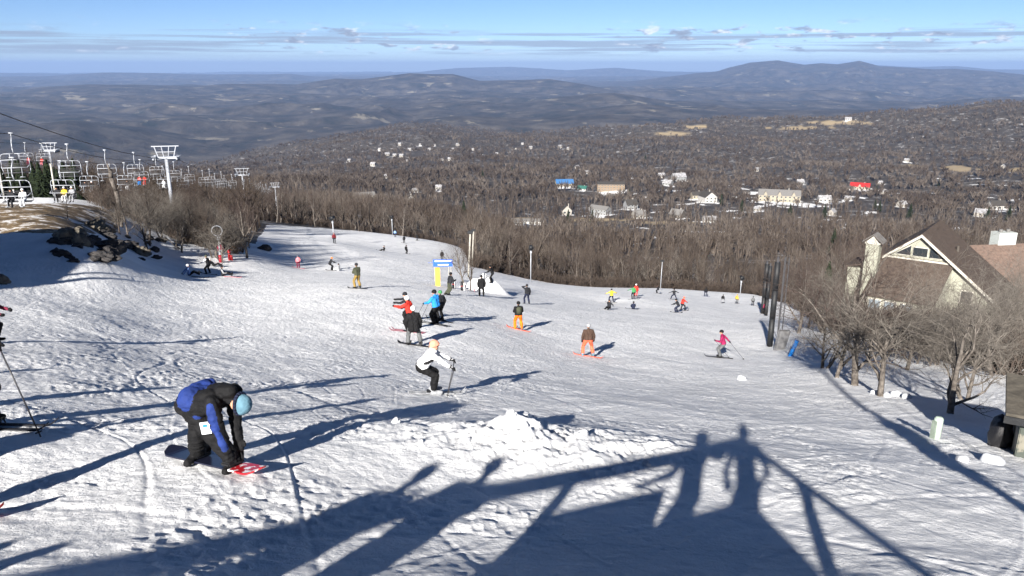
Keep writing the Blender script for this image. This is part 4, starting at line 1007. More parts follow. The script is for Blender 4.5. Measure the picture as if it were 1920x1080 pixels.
def person(px, py, who, face=0, h=1.75, pose='stand', jacket='black', pants='black', boots='black', glove='black', hat='black', gear=None, gearcol='black', gearyaw=None,
           at=None, poles=False, fingers=False, extra=(), goggles=None, hatkind='helmet', sleeve=None, extramats=None, d_override=None, surf=True, label=None, **kw):
    global NP; NP += 1
    g = at if at is not None else (gz(px, d_override) if d_override else ground(px, py))
    k = h / 1.75; dist = max(g.length, 6)
    J = skeleton(pose=pose, **{a: b for a, b in kw.items() if a in ('lean', 'crouch', 'stance', 'arms', 'twist', 'bend', 'headpitch')})
    cols = dict(jacket=cm(jacket), pants=cm(pants), boots=cm(boots), glove=cm(glove), skin=cloth('skin', K['skin'], .55), scarf=cm(kw.get('scarf', jacket)))
    if sleeve: cols['sleeve'] = cm(sleeve)
    for t_, c_ in (extramats or {}).items(): cols[t_] = cm(c_)
    vox = .0125 if fingers else min(.045, max(.02, dist * .0005))
    me = body_mesh(J, cols, vox, extra, fingers, kw.get('build', 1.), kw.get('long_coat', False))
    yaw = R(face) - math.atan2(g.x, g.y) * 0
    lift = .03 if gear else 0
    r = root('person', g + Vector((0, 0, lift * k)), yaw, label or who, 'person', scale=k)
    link('body', me, r)
    # headgear
    hd = J['head']; rot = J['hu'].to_track_quat('Z', 'Y').to_matrix()
    yv = J['fw'] - J['hu'] * J['fw'].dot(J['hu']); yv = yv.normalized() if yv.length > .05 else Vector((0, 1, 0)); xv = yv.cross(J['hu']).normalized(); rot = Matrix((xv, yv, J['hu'])).transposed()
    b = MB(); bmesh.ops.create_uvsphere(b.bm, u_segments=16, v_segments=10, radius=1, matrix=Matrix.Translation(hd + J['hu'] * .035 - yv * .012) @ rot.to_4x4() @ Matrix.Diagonal((.110, .124, .112, 1)))
    cut = hd + J['hu'] * (-.012 if hatkind == 'helmet' else .01)
    bmesh.ops.bisect_plane(b.bm, geom=b.bm.verts[:] + b.bm.edges[:] + b.bm.faces[:], plane_co=cut, plane_no=(J['hu'] + yv * -.35).normalized(), clear_inner=True)
    bmesh.ops.holes_fill(b.bm, edges=[e for e in b.bm.edges if e.is_boundary])
    if hatkind == 'pom': bmesh.ops.create_icosphere(b.bm, subdivisions=2, radius=.045, matrix=Matrix.Translation(hd + J['hu'] * .18))
    b.obj('helmet' if hatkind == 'helmet' else 'hat', cm(hat), r, True)
    if hatkind == 'hat' and dist < 30:
        bb = MB(); n_ = 20; pts_ = [cut + (xv * math.cos(2 * math.pi * i / n_) * .108 + (yv * .94 + J['hu'] * .33) * math.sin(2 * math.pi * i / n_) * .122) - yv * .012 for i in range(n_ + 1)]
        bb.path(pts_, .022, 8); bb.obj('hat_band', cm(kw.get('band', hat)), r, True)
    if goggles or dist < 45:
        gb = MB(); c0 = hd + yv * .088 + J['hu'] * .018
        gb.box(c0, (.15, .045, .062), rot, .02); gb.obj('goggles', GOG, r, True)
    if kw.get('pack'):
        c0 = J['chest'] - J['fw'] * .19 - J['up'] * .06
        MB().box(c0, (.3, .17, .42), Matrix((J['rt'], J['fw'], J['up'])).transposed(), .05).obj('backpack', cm(kw['pack']), r, True)
    M = Matrix.Translation(g + Vector((0, 0, lift * k))) @ Matrix.Rotation(yaw, 4, 'Z') @ Matrix.Scale(k, 4)
    a, b_ = M @ J['anL'], M @ J['anR']
    if gear == 'board':
        c0 = (a + b_) / 2; gy = R(gearyaw) if gearyaw is not None else math.atan2(-(b_ - a).x, (b_ - a).y)
        Mx, zz = surface_frame(c0.x, c0.y, gy, .7)
        o = link('snowboard', board('snowboard', 1.5, .27, cm(gearcol) if isinstance(gearcol, str) else gearcol), None, (c0.x, c0.y, zz + .012)); o.rotation_euler = Mx.to_euler(); tag(o, ('snowboard under ' + who)[:200], 'snowboard')
        fit_label(o, 'snowboard of ', who)
        if dist < 60:
            for p_ in (a, b_): 
                q = Mx.inverted() @ (Vector((p_.x, p_.y, zz)) - Vector((c0.x, c0.y, zz)))
                MB().box((0, q.y, .045), (.2, .16, .05), None, .015).box((0, q.y - .07, .11), (.16, .03, .12), None, .01).obj('binding', RUB, o)
    elif gear == 'skis':
        gy = R(gearyaw) if gearyaw is not None else yaw
        for nm_, p_ in (('left', a), ('right', b_)):
            dx = Vector((-math.sin(gy), math.cos(gy))); c0 = Vector((p_.x + dx.x * .12, p_.y + dx.y * .12)); Mx, zz = surface_frame(c0.x, c0.y, gy, .6)
            o = link('ski', board('ski', 1.6 * min(k, 1.05), .1, cm(gearcol), tip=.12), None, (c0.x, c0.y, zz + .012)); o.rotation_euler = Mx.to_euler(); tag(o, None, 'ski')
            fit_label(o, nm_ + ' foot ski of ', who)
            if dist < 45: MB().box((0, -.12, .04), (.07, .34, .045), None, .01).obj('binding', RUB, o)
    if poles:
        for nm_, t in (('left', 'L'), ('right', 'R')):
            hnd = M @ J['ha' + t]; fwv = Vector((-math.sin(yaw), math.cos(yaw), 0)); pd = kw.get('poledir', (-.25 * (1 if t == 'L' else 1), .0))
            tipx = hnd.x - fwv.x * .3 + (pd[0] if kw.get('poledir') else 0); tipy = hnd.y - fwv.y * .3 + (pd[1] if kw.get('poledir') else 0)
            if kw.get('poledir'): tipx = hnd.x + pd[0]; tipy = hnd.y + pd[1]
            tp = Vector((tipx, tipy, Hs(tipx, tipy) + .02)); 
            o = root('ski_pole', tp, 0, None, 'ski pole'); fit_label(o, nm_ + ' hand pole of ', who)
            v = hnd - tp
            MB().tube((0, 0, 0), v * 1.0, .010, .011, 8).obj('shaft', mat('pole_dark', (.03, .03, .035), .4), o, True)
            MB().tube(v * .93, v * 1.06, .018, .02, 8).obj('grip', RUB, o, True); MB().tube(v * .05, v * .06, .045, .045, 10).obj('basket', RUB, o, True)
    return r, M, J
def fit_label(o, pre, who):
    w = who.split(); n = 16 - len(pre.split()); o['label'] = pre + 'the ' + ' '.join(w[:n - 1])
# ---- 1: the snowboarder bending over his bindings
g1_ = ground(404, 872)
yb = R(-112)
# local axes: +y points right along the board
bend = dict(hip=(-.02, -.24, .76), up=(.0, .965, .26), fw=(0, .26, -.965), head=(-.08, .95, -.32), an=((.0, -.26, .1), (.0, .30, .1)), kp=(.55, .5, .3), toe=(1, .12, 0),
            hand=((.10, .47, .20), (.22, .46, .18)), ep=(.2, -.4, .3))
jb = cm('black')
r1, M1_, J1 = person(408, 872, 'snowboarder in black and blue suit bent over to strap his binding', -112, 1.78, bend=bend, at=g1_ + Vector((0, 0, .02)), jacket='black', pants='black', glove='black', boots='black', hat='lblue', hatkind='hat',
    fingers=True, gear=None, band='navy', build=1.2, extra=[('neck', (0, -.06, .05), 'neck', (0, .06, .07), .095, .085, 'jacket'), ('hip', (-.13, .09, .08), 'hip', (.13, .09, .08), .15, .15, 'blue'), ('hip', (.13, .13, .02), 'hip', (.14, .19, -.08), .085, .06, 'blue'), ('hip', (-.13, .13, .02), 'hip', (-.14, .19, -.08), .085, .06, 'blue'),
      ('shR', (.03, .02, .0), 'elR', (.035, .01, 0), .062, .05, 'blue'), ('elR', (.035, .01, 0), 'wrR', (.03, .01, .03), .046, .04, 'blue')], extramats=dict(blue='royal'), goggles=False)
Mb, zb = surface_frame(g1_.x, g1_.y, R(-118), .65)
m_bd, nt, pb = nmat('snowboard_graphic'); tcx = N(nt, 'ShaderNodeTexCoord'); spx = nt.nodes.new('ShaderNodeSeparateXYZ'); nt.links.new(tcx.outputs['Object'], spx.inputs[0])
gt = N(nt, 'ShaderNodeMath', operation='GREATER_THAN'); nt.links.new(spx.outputs[1], gt.inputs[0]); gt.inputs[1].default_value = .36
nz = N(nt, 'ShaderNodeTexNoise', Scale=9., Detail=3.); nt.links.new(tcx.outputs['Object'], nz.inputs['Vector']); rr_ = N(nt, 'ShaderNodeMapRange'); nt.links.new(nz.outputs['Fac'], rr_.inputs['Value']); rr_.inputs['From Min'].default_value = .52; rr_.inputs['From Max'].default_value = .56
mxa = N(nt, 'ShaderNodeMix', data_type='RGBA'); nt.links.new(rr_.outputs['Result'], mxa.inputs['Factor']); mxa.inputs['A'].default_value = (.42, .012, .02, 1); mxa.inputs['B'].default_value = (.8, .8, .82, 1)
mxb = N(nt, 'ShaderNodeMix', data_type='RGBA'); nt.links.new(gt.outputs[0], mxb.inputs['Factor']); mxb.inputs['A'].default_value = (.012, .014, .03, 1); nt.links.new(mxa.outputs['Result'], mxb.inputs['B']); nt.links.new(mxb.outputs['Result'], pb.inputs['Base Color']); pb.inputs['Roughness'].default_value = .3
bo = link('snowboard', board('snowboard', 1.6, .33, m_bd, tip=.07), None, (g1_.x, g1_.y, zb + .04)); bo.rotation_euler = Mb.to_euler()
tag(bo, 'snowboard with black tail and red and white nose under the bending snowboarder', 'snowboard')
for s_ in (-.26, .30):
    bd = MB().box((0, s_, .05), (.24, .15, .05), None, .015).obj('binding', RUB, bo); MB().box((-.1, s_, .16), (.03, .15, .2), None, .01).obj('highback', RUB, bd)
tk = MB().box((.0, 0, 0), (.005, .11, .15)).obj('lift_ticket', mat('ticket_paper', (.72, .76, .8), .6, .05, 30.)); tk.location = M1_ @ Vector((.24, .16, .60)); tk.rotation_euler = (.1, 0, yb + .5); MB().box((.004, .0, .03), (.004, .05, .03)).obj('print', cm('blue'), tk); tag(tk, 'white lift ticket hanging at the waist of the bending snowboarder', 'lift ticket')

# ---- 2: the skier in the white jacket
person(812, 738, 'skier in white jacket and orange hat crouching on the crest', -82, 1.68, lean=42, crouch=.42, stance=.13, jacket='white', pants='black', boots='ltgrey', hat='peach', hatkind='hat', glove='black', gear='skis', gearcol='ltgrey', gearyaw=-62,
       arms=((-.02, .50, -.30), (.02, .46, -.34)), poles=True, poledir=(-.16, -.22), fingers=True, goggles=True, extra=[('hip', (.155, .10, .13), 'shR', (-.0, -.02, -.12), .05, .045, 'blk')], extramats=dict(blk='black'), headpitch=-20)
# ---- group in the middle
person(777, 648, 'snowboarder in black jacket and grey trousers with his back turned', 12, 1.78, jacket='black', pants='grey', stance=.26, crouch=.12, build=1.12, gear='board', gearcol='dark', gearyaw=78, arms=('down', 'down'), hat='white', hatkind='helmet', long_coat=True, fingers=False)
person(768, 622, 'skier in red jacket and white helmet reaching out his arm', 70, 1.78, jacket='red', pants='black', stance=.12, lean=16, crouch=.12, hat='white', arms=('reach', 'fwd'), gear='skis', gearcol='wine', gearyaw=80, build=1.1)
person(764, 606, 'skier in dark jacket half hidden behind the red jacket', 95, 1.72, jacket='dark', pants='black', lean=18, crouch=.2, hat='dark', arms=('reach', 'reach'), gear=None, poles=False)
person(817, 608, 'skier in bright blue jacket and black helmet holding poles', 60, 1.8, jacket='blue', pants='black', lean=8, crouch=.08, hat='black', arms=('fwd', 'fwd'), gear='skis', gearyaw=70, poles=True, poledir=(-.5, -.1), build=1.1)
person(827, 602, 'skier in black with green trim behind the blue jacket', 45, 1.65, jacket='dark', pants='black', hat='green', arms=('fwd', 'down'), gear='skis', gearyaw=60)
person(838, 553, 'leaning skier in dark jacket and striped trousers near the banner', -55, 1.75, jacket='dark', pants='olive', lean=-10, crouch=.05, arms=('down', 'hold'), hat='black', gear=None, bend=dict(hip=(0, .22, .84), up=(0, .28, 1), fw=(0, 1, -.28), an=((-.1, -.1, .1), (.1, .0, .1))))
person(903, 556, 'person in long black coat standing right of the padded trees', 5, 1.82, jacket='black', pants='black', hat='black', hatkind='hat', long_coat=True, stance=.15)
person(922, 530, 'person in black behind the snow mound with a long tool', 80, 1.75, jacket='black', pants='black', lean=20, arms=('fwd', 'hold'), stance=.2)
person(671, 541, 'snowboarder in olive jacket and khaki trousers standing alone', 45, 1.82, jacket='olive', pants='khaki', hat='dark', arms=('hold', 'hold'), stance=.2, gear='board', gearyaw=80, build=1.05)
person(560, 503, 'child in pale pink jacket at the shaded edge', 30, 1.5, jacket='pink', pants='wine', hat='grey', gear='board', gearcol='pink', gearyaw=90)
person(622, 507, 'person in dark suit and orange hat leaning over a friend', -60, 1.75, jacket='dark', pants='black', hat='orange', hatkind='hat', lean=30, crouch=.3, arms='fwd', gear='board', gearcol='black', gearyaw=80)
person(634, 508, 'snowboarder in white sitting beside the orange hatted person', 60, 1.6, pose='sit', jacket='ltgrey', pants='white', hat='dark', arms='lap')
person(627, 456, 'skier in dark red jacket at the far wood edge', 200, 1.75, jacket='maroon', pants='dark', hat='maroon', gear='skis')
person(719, 471, 'dark rider sitting far down the piste', 120, 1.7, pose='sit', jacket='black', pants='black', arms='out', gear='board', gearyaw=70)
person(762, 476, 'dark skier gliding far down the middle of the piste', -40, 1.75, jacket='black', pants='black', lean=15, crouch=.2, gear='skis', gearyaw=-40)
person(758, 456, 'small dark rider near the far end of the piste', 30, 1.75, jacket='dark', pants='black', lean=12, gear='board', gearyaw=60)
person(782, 451, 'tiny dark skier at the very end of the piste', -30, 1.75, jacket='black', pants='dark', gear='skis')
person(741, 444, 'tiny skier in blue in the shade at the far wood edge', 0, 1.75, jacket='softblue', pants='navy', gear='skis')
person(829, 488, 'dark skier seen just above the blue banner', 10, 1.75, jacket='black', pants='black', gear='skis')
# ---- right half
person(988, 570, 'person in dark blue with one hand raised to the face', 20, 1.75, jacket='dark', pants='navy', hat='dark', hatkind='hat', arms=('face', 'down'), stance=.2)
person(972, 618, 'snowboarder in black jacket, orange trousers and green backpack', 10, 1.72, jacket='black', pants='orange', boots='orange', hat='black', stance=.2, crouch=.1, lean=6, gear='board', gearcol='coral', gearyaw=75, arms='hold', pack='olive', build=1.08)
person(1102, 668, 'snowboarder in brown jacket and coral trousers', 5, 1.72, jacket='brown', pants='coral', boots='lblue', hat='ltgrey', hatkind='hat', stance=.26, crouch=.1, gear='board', gearcol='coral', gearyaw=-100, arms='down', build=1.04)
person(1351, 671, 'skier in magenta jacket and grey trousers walking left', 78, 1.72, jacket='magenta', pants='grey', hat='black', hatkind='hat', lean=14, crouch=.18, gear='skis', gearcol='dark', gearyaw=80, arms=('hold', 'behind'), poles=True, poledir=(.9, .1), bend=None)
person(1146, 567, 'snowboarder in yellow jacket at the brow', 10, 1.75, jacket='yellow', pants='navy', hat='black', stance=.28, crouch=.12, gear='board', gearyaw=80, arms='out')
person(1141, 581, 'dark rider sitting on the snow below the yellow jacket', 150, 1.7, pose='sit', jacket='dark', pants='black', hat='black', arms='behind', gear='board', gearcol='ltgrey', gearyaw=80)
person(1187, 561, 'skier in green jacket at the brow', 10, 1.75, jacket='green', pants='black', hat='dark', gear='skis', arms=('out', 'down'), gearyaw=-60)
person(1192, 556, 'skier in orange red jacket right behind the green jacket', -20, 1.75, jacket='red', pants='red', hat='white', gear='skis')
person(1187, 580, 'dark child sitting on the snow below the green jacket', 0, 1.55, pose='sit', jacket='navy', pants='black', arms='lap', gear='board', gearyaw=70)
person(1232, 550, 'dark skier crouching by the snow heap at the brow', 60, 1.6, jacket='dark', pants='dark', lean=25, crouch=.45, gear='skis', gearyaw=-90)
person(1263, 562, 'dark snowboarder with spread legs left above the red jacket', 0, 1.7, jacket='dark', pants='navy', lean=15, crouch=.3, stance=.4, arms='out', gear='board', gearyaw=85)
person(1268, 586, 'dark crouching snowboarder left of the red jacket', 60, 1.72, jacket='dark', pants='navy', lean=30, crouch=.35, stance=.3, arms='fwd', gear='board', gearyaw=-70)
person(1280, 582, 'snowboarder in red orange jacket bending forward', -50, 1.72, jacket='red', pants='dark', hat='coral', lean=28, crouch=.25, stance=.25, arms='fwd', gear='board', gearyaw=-70)
person(1323, 556, 'rider in black on a blue board at the brow', 0, 1.7, jacket='black', pants='navy', gear='board', gearcol='royal', gearyaw=80, stance=.25)
person(1355, 568, 'child skier in black with white trousers knees', -30, 1.45, jacket='black', pants='ltgrey', gear='skis', lean=12, crouch=.2, poles=True)
person(1381, 569, 'skier in golden jacket at the brow', -40, 1.6, jacket='gold', pants='grey', hat='gold', lean=14, crouch=.2, gear='skis')
person(1411, 573, 'small skier in grey near the padded poles', -20, 1.5, jacket='grey', pants='dark', gear='skis')
person(1434, 589, 'skier in crimson jacket hidden between the padded poles', 0, 1.7, jacket='wine', pants='dark', hat='wine', gear='skis', label='skier in crimson jacket seen between the two tall padded poles')
# ---- left group
person(391, 514, 'standing snowboarder in black and white at the left grove', 70, 1.75, jacket='black', pants='black', sleeve='white', hat='olive', lean=18, crouch=.2, stance=.22, arms='fwd', gear='board', gearyaw=80)
person(358, 518, 'snowboarder in pale blue jacket sitting below the left grove', -60, 1.7, pose='sit', jacket='softblue', pants='black', hat='white', arms='behind', gear='board', gearyaw=-60)
person(421, 519, 'snowboarder in dark jacket sitting right of the standing one', -70, 1.65, pose='sit', jacket='dark', pants='black', sleeve='ltgrey', hat='dark', arms='lap', gear='board', gearcol='pink', gearyaw=-70)
person(404, 500, 'dark figure lying behind the standing snowboarder', -80, 1.6, pose='sit', lean=-30, jacket='black', pants='black', hat='white', arms='behind')
person(415, 484, 'person in red jacket beside the red pads', 20, 1.7, jacket='wine', pants='ltgrey', hat='white')
# ---- cut by the left border
person(-34, 800, 'dark skier cut off by the left border, only glove and pole in view', -88, 1.75, jacket='black', pants='black', lean=12, crouch=.15, gear='skis', gearcol='dark', gearyaw=-84, arms=('back', (.0, .44, -.10)), poles=True, poledir=(.42, -.12), fingers=True)
person(-10, 642, 'dark rider with a red cuff cut off by the left border', -80, 1.6, jacket='black', pants='black', sleeve='wine', arms='fwd', lean=20, crouch=.3)
person(-150, 985, 'snowboarder outside the left border whose red board tip shows', -95, 1.75, jacket='dark', pants='black', gear='board', gearcol='red', gearyaw=-78, stance=.25)
# ---- riders on the lift
for i, (j, dx, col, pc, lb) in enumerate(((0, .5, 'white', 'white', 'lift rider all in white on the chair at the left border'), (0, -.4, 'dark', 'dark', 'dark lift rider beside the white one at the left border'),
        (1, .1, 'yellow', 'white', 'lift rider in yellow jacket and white trousers'), (1, -.6, 'dark', 'black', 'dark lift rider left of the yellow jacket'), (1, .8, 'ltgrey', 'ltgrey', 'grey lift rider right of the yellow jacket'),
        (2, -.5, 'dark', 'dark', 'dark lift rider on the chair right of the yellow jacket'), (2, .3, 'black', 'ltgrey', 'lift rider with grey trousers on the chair right of the yellow jacket'),
        (3, .2, 'dark', 'white', 'lift rider in white trousers above the grove'), (4, -.3, 'red', 'blue', 'lift rider in red jacket and blue trousers'), (4, .45, 'red', 'red', 'lift rider all in red'),
        (5, 0, 'white', 'white', 'lift rider all in white under the middle tower'), (7, .3, 'red', 'wine', 'small red lift rider left of the left tower'), (8, -.2, 'red', 'pink', 'small red and pink lift rider beside the left tower mast'))):
    p, dd_ = LOADED[j]; a = R(8); off = Matrix.Rotation(a, 3, 'Z') @ Vector((dx, -.25, -3.4)) * .93
    person(0, 0, lb, 188, 1.7, pose='chair', at=p + off, jacket=col, pants=pc, hat='black' if i % 2 else 'white', arms='lap', hatkind='helmet')
# ---- people outside the picture whose long shadows fall into it
def caster(px, py, h):
    """foot of someone of height h whose head throws its shadow on this pixel"""
    g = ground(px, py); lo = None
    for t in np.arange(.5, 60, .05):
        q = g - SUN * t
        if q.z - Hs(q.x, q.y) >= h: return Vector((q.x, q.y, Hs(q.x, q.y)))
    return q
for (px, py, h, f, kw) in ((350, 772, 1.85, -60, dict(build=1.45)), (205, 777, 1.8, -40, dict(build=1.35)), (345, 722, 1.8, -90, dict(arms='out')), (112, 690, 1.75, -30, dict(build=1.1)), (160, 1004, 1.75, -70, dict(arms='out')), (80, 752, 1.7, -60, {}), (60, 1002, 1.8, -50, dict(build=1.2)), (115, 885, 1.8, -60, dict(build=1.1))):
    c_ = caster(px, py, h)
    q = proj(*c_)
    if q[0] > -70 and q[2] > 0 and q[1] < 1250: 
        t_ = -110 - q[0]
        c_ = c_ + Vector((t_ / F * q[2], 0, 0)); c_.z = Hs(c_.x, c_.y)
    print('caster', px, py, [round(v, 1) for v in c_])
    person(0, 0, 'person left of the picture whose shadow falls across the snow', f, h, at=c_, jacket='navy', pants='black', label='bystander in navy jacket just outside the left border, shadow in view', **kw)['x'] if False else person(0, 0, 'bystander', f, h, at=c_, jacket='navy', pants='black', label='bystander in navy just outside the left border whose shadow falls into view', **kw)[0].__setitem__('group', 'bystanders outside the left border')
# ---- the people on the deck behind the camera, and the deck itself
WOOD = mat('deck_wood', (.22, .14, .08), .8, .2, 3., .01)
dk = root('wooden_deck', (0, 0, -1.65), 0, 'timber viewing deck behind the camera that throws the big shadow', 'deck')
corner = Vector((.42, .44)); rdir = (Vector((1.30, -1.95)) - corner).normalized(); ldir = (Vector((-5.3, -1.5)) - corner).normalized()
A_ = corner; B_ = corner + rdir * 3.6; Cc_ = corner + ldir * 2.75; D_ = Cc_ + Vector((.6, -3.4))
fl = [(A_.x, A_.y), (B_.x, B_.y), (D_.x, D_.y), (Cc_.x, Cc_.y)]
MB().poly([(a, b, .45) for a, b in fl], 4.6, (0, 0, -1)).obj('clad_wall', WOOD, dk)
bal = MB(); A1 = A_ + ldir * 1.25; d_ = Cc_ - A1; c_ = (A1 + Cc_) / 2 + Vector((.02, .05)); bal.box((c_.x, c_.y, .58), (d_.length, .06, .3), Matrix.Rotation(math.atan2(d_.y, d_.x), 3, 'Z')); bal.obj('balustrade', WOOD, dk)
rail = MB(); posts = []
E_ = corner + ldir * 6.6
def rail_line(a, b, z, w, hgt):
    d = (b - a); c = (a + b) / 2
    rail.box((c.x, c.y, z), (d.length, w, hgt), Matrix.Rotation(math.atan2(d.y, d.x), 3, 'Z'))
rail_line(A_, B_, 1.13, .08, .06); rail_line(A_, E_, 1.13, .2, .12)
rail.obj('handrail', WOOD, dk)
for a, d, ts in ((A_, rdir, (0., 1.15, 3.5)), (A_, ldir, (2.7, 4.7))):
    for t in ts:
        p = a + d * t; z0 = .45 if (d is rdir or t < 2.75) else -3.6
        MB().box((p.x, p.y, (1.12 + z0) / 2), (.12, .12, 1.12 - z0)).obj('post', WOOD, dk)
person(0, 0, 'photographer', 0, 1.86, at=Vector((.16, -.34, -1.65)), jacket='dark', pants='black', build=.66, arms=((-.02, .10, -.46), (.02, .10, -.46)), hatkind='pom', hat='grey', label='photographer on the deck holding up the camera, seen as a shadow')
person(0, 0, 'deck guest', 30, 1.78, at=Vector((-.60, -.40, -1.65)), jacket='dark', pants='black', arms='out', hatkind='hat', hat='grey', label='deck guest left of the photographer, seen as a shadow', build=.8)
ws = MB()
for k_, t in enumerate((3.35, 4.35)):
    g_ = ground(*((935, 864), (812, 876))[k_]); tt = (-.36 - g_.z) / -SUN.z; q = Vector((g_ - SUN * tt).xy)
    person(0, 0, 'deck guest', -10, 1.75, at=Vector((q.x, q.y, -2.05)), jacket='dark', pants='black', arms='fwd', lean=14, build=1.25, long_coat=True, label=('leaning guest' if k_ else 'upright guest') + ' at the left rail of the deck, seen as a shadow')
    st = root('shadow_pillar', (q.x, q.y, -5.6), 0, ('outer' if k_ else 'inner') + ' unseen stone pillar added under a deck guest to lengthen the shadow', 'pillar')  # unseen support, added so the guest's shadow band runs on downward
    MB().box((0, 0, 1.75), (.72, .5, 3.55), None, .03).obj('shaft', W_STONE, st); MB().box((0, 0, 3.5), (.84, .62, .1), None, .01).obj('cap', W_STONE, st)
# tall floodlight pole right behind the deck
px_, py_ = 3.35, -2.5
lp = root('floodlight_pole', (px_, py_, Hs(px_, py_)), 0, 'tall floodlight pole outside the right border whose shadow crosses the corner', 'floodlight')
MB().tube((0, 0, -.5), (.0, 0, 8.2), .15, .1, 12).obj('pole', STEEL, lp, True); MB().box((0, 0, 4.6), (.5, .5, 1.0), None, .03).obj('control_box', STEEL, lp); MB().box((0, .3, 8.2), (.9, .4, .5), None, .03).obj('lamp', RUB, lp)
th = root('marker_pole', (px_ + 1.25, py_, Hs(px_ + 1.25, py_)), 0, 'thin pole beside the floodlight pole outside the right border', 'pole')
MB().tube((0, 0, -.5), (0, 0, 5.8), .035, .03, 8).obj('shaft', STEEL, th, True)
# trees left of the frame: thin streaks; an unseen lodge is added to shade the hollow
row = [(265, 520, 9, .5), (300, 531, 9.5, .6), (230, 500, 9, .8)]
a0, a1 = Vector((-28.0, 12.0)), Vector((-33.6, 36.5)); dd_ = (a1 - a0); nn_ = Vector((-dd_.y, dd_.x)).normalized(); nn_ = nn_ if nn_.x < 0 else -nn_
cc_ = (a0 + a1) / 2 + nn_ * 3.5; L_ = dd_.length
lodge = root('lodge', (cc_.x, cc_.y, -10.2), math.atan2(dd_.y, dd_.x), 'unseen long dark timber lodge added outside the left border to shade the hollow', 'lodge')
walls(L_, 7, 7.2, 0, W_DARK, lodge, 'x', base=3.)
gable('roof', L_, 7, 7.2, .9, .3, R_GREY, lodge, .2, 'x')
for k in range(8):
    for zz in (1.6, 4.6): window(-L_ / 2 + L_ * (k + .5) / 8, -3.5, zz, 1.3, 1.3, lodge)
for px, py, h, wd_ in row:
    c_ = caster(px, py, h)
    q = proj(*c_)
    if q[0] > -110: c_ = c_ + Vector(((-130 - q[0]) / F * q[2], 0, 0)); c_.z = Hs(c_.x, c_.y)
    r = root('fir_tree', c_, rnd.uniform(0, 6), 'evergreen outside the left border that shades the hollow below the knoll', 'tree', 'evergreens outside the left border'); r.scale = (h / 9.6 * wd_, h / 9.6 * wd_, h / 9.6); f = FIR[rnd.randrange(3)]
    link('trunk', f[0], r); link('crown', f[1], r)
bpy.data.scenes.remove(_tmpsc)
print('people', NP)
# ------------------------------------------------------------------ things on and beside the snow
PAD = mat('black_pad', (.012, .013, .015), .6, .1, 4., .01); POLEW = mat('weathered_pole', (.42, .40, .35), .8, .15, 5., .004); RED = mat('red_pad', (.5, .015, .02), .6); WHITE = mat('white_paint', (.8, .8, .8), .6)
YEL = mat('yellow_pad', (.85, .52, .06), .6, .05, 5.); BLUE = mat('blue_banner', (.02, .10, .55), .6, .05, 5.)
def padpole(px, py, h, r, label, lean=(0, 0)):
    g = ground(px, py); o = root('padded_pole', g, 0, label, 'padded pole')
    MB().tube((0, 0, -.5), (lean[0], lean[1], h), r * .45, r * .4, 10).obj('pole', mat('steel_dark', (.05, .05, .055), .5), o, True)
    p = MB(); n = 3
    for k in range(n):
        a, b = .06 + (h - .35) * k / n, (h - .35) * (k + 1) / n
        p.tube((lean[0] * a / h, lean[1] * a / h, a), (lean[0] * b / h, lean[1] * b / h, b), r, r * .97, 14)
    p.obj('pad', PAD, o, True); return g
g = padpole(1443, 650, 6.2, .19, 'tall black padded pole in front, the thickest of the group at the piste edge', (.0, 0))
padpole(1430, 588, 6.9, .28, 'black padded pole standing farther back, left of the tall group')
padpole(1436, 592, 6.6, .2, 'thinner padded pole just right of the far left one')
g = ground(1459, 655)
o = root('lattice_mast', g, 0, 'slender lattice mast right of the tall padded pole', 'mast'); b = MB()
for dx, dy in ((-.14, 0), (.14, 0), (0, .22)): b.tube((dx, dy, -.4), (dx, dy, 6.15), .032, n=6)
b.obj('upright', mat('steel_dark', (.05, .05, .055), .5), o); b = MB()
for k in range(7): b.tube((-.14, 0, .85 * k), (.14, 0, .85 * k + .85), .012, n=4)
b.obj('bracing', mat('steel_dark', (.05, .05, .055), .5), o)
g = ground(1463, 656); o = root('crash_mat', g, R(10), 'grey crash mat leaning against the lattice mast', 'crash mat')
MB().poly([(-.35, 0, -.1), (.3, 0, -.1), (.62, 0, 1.25), (-.1, 0, 1.3)], .28, (0, 1, 0)).obj('mat', mat('grey_mat', (.17, .17, .175), .8, .2, 3., .02), o)
g = ground(1480, 668); o = root('blue_tube', g, 0, 'bright blue plastic tube leaning in the snow beside the grey crash mat', 'marker tube')
MB().tube((0, 0, -.1), (.38, 0, 1.0), .13, .11, 14).obj('tube', mat('blue_plastic', (.01, .24, .75), .4), o, True); MB().tube((.375, 0, .99), (.39, 0, 1.03), .125, .125, 14).obj('rim', mat('blue_plastic_dark', (.01, .12, .42), .4), o, True)
g = ground(1753, 822); o = root('marker_post', g, R(20), 'short pale green plastic post at the right piste edge', 'post')
PG = mat('pale_green_plastic', (.34, .41, .35), .5, .06, 5.)
MB().tube((0, 0, -.2), (.03, 0, .50), .10, .095, 16).obj('post', PG, o, True); MB().tube((.03, 0, .50), (.032, 0, .53), .098, .06, 16).obj('cap', PG, o, True)
MB().box((-.09, 0, .2), (.03, .12, .5)).obj('fin', mat('grey_green', (.2, .24, .2), .6), o)
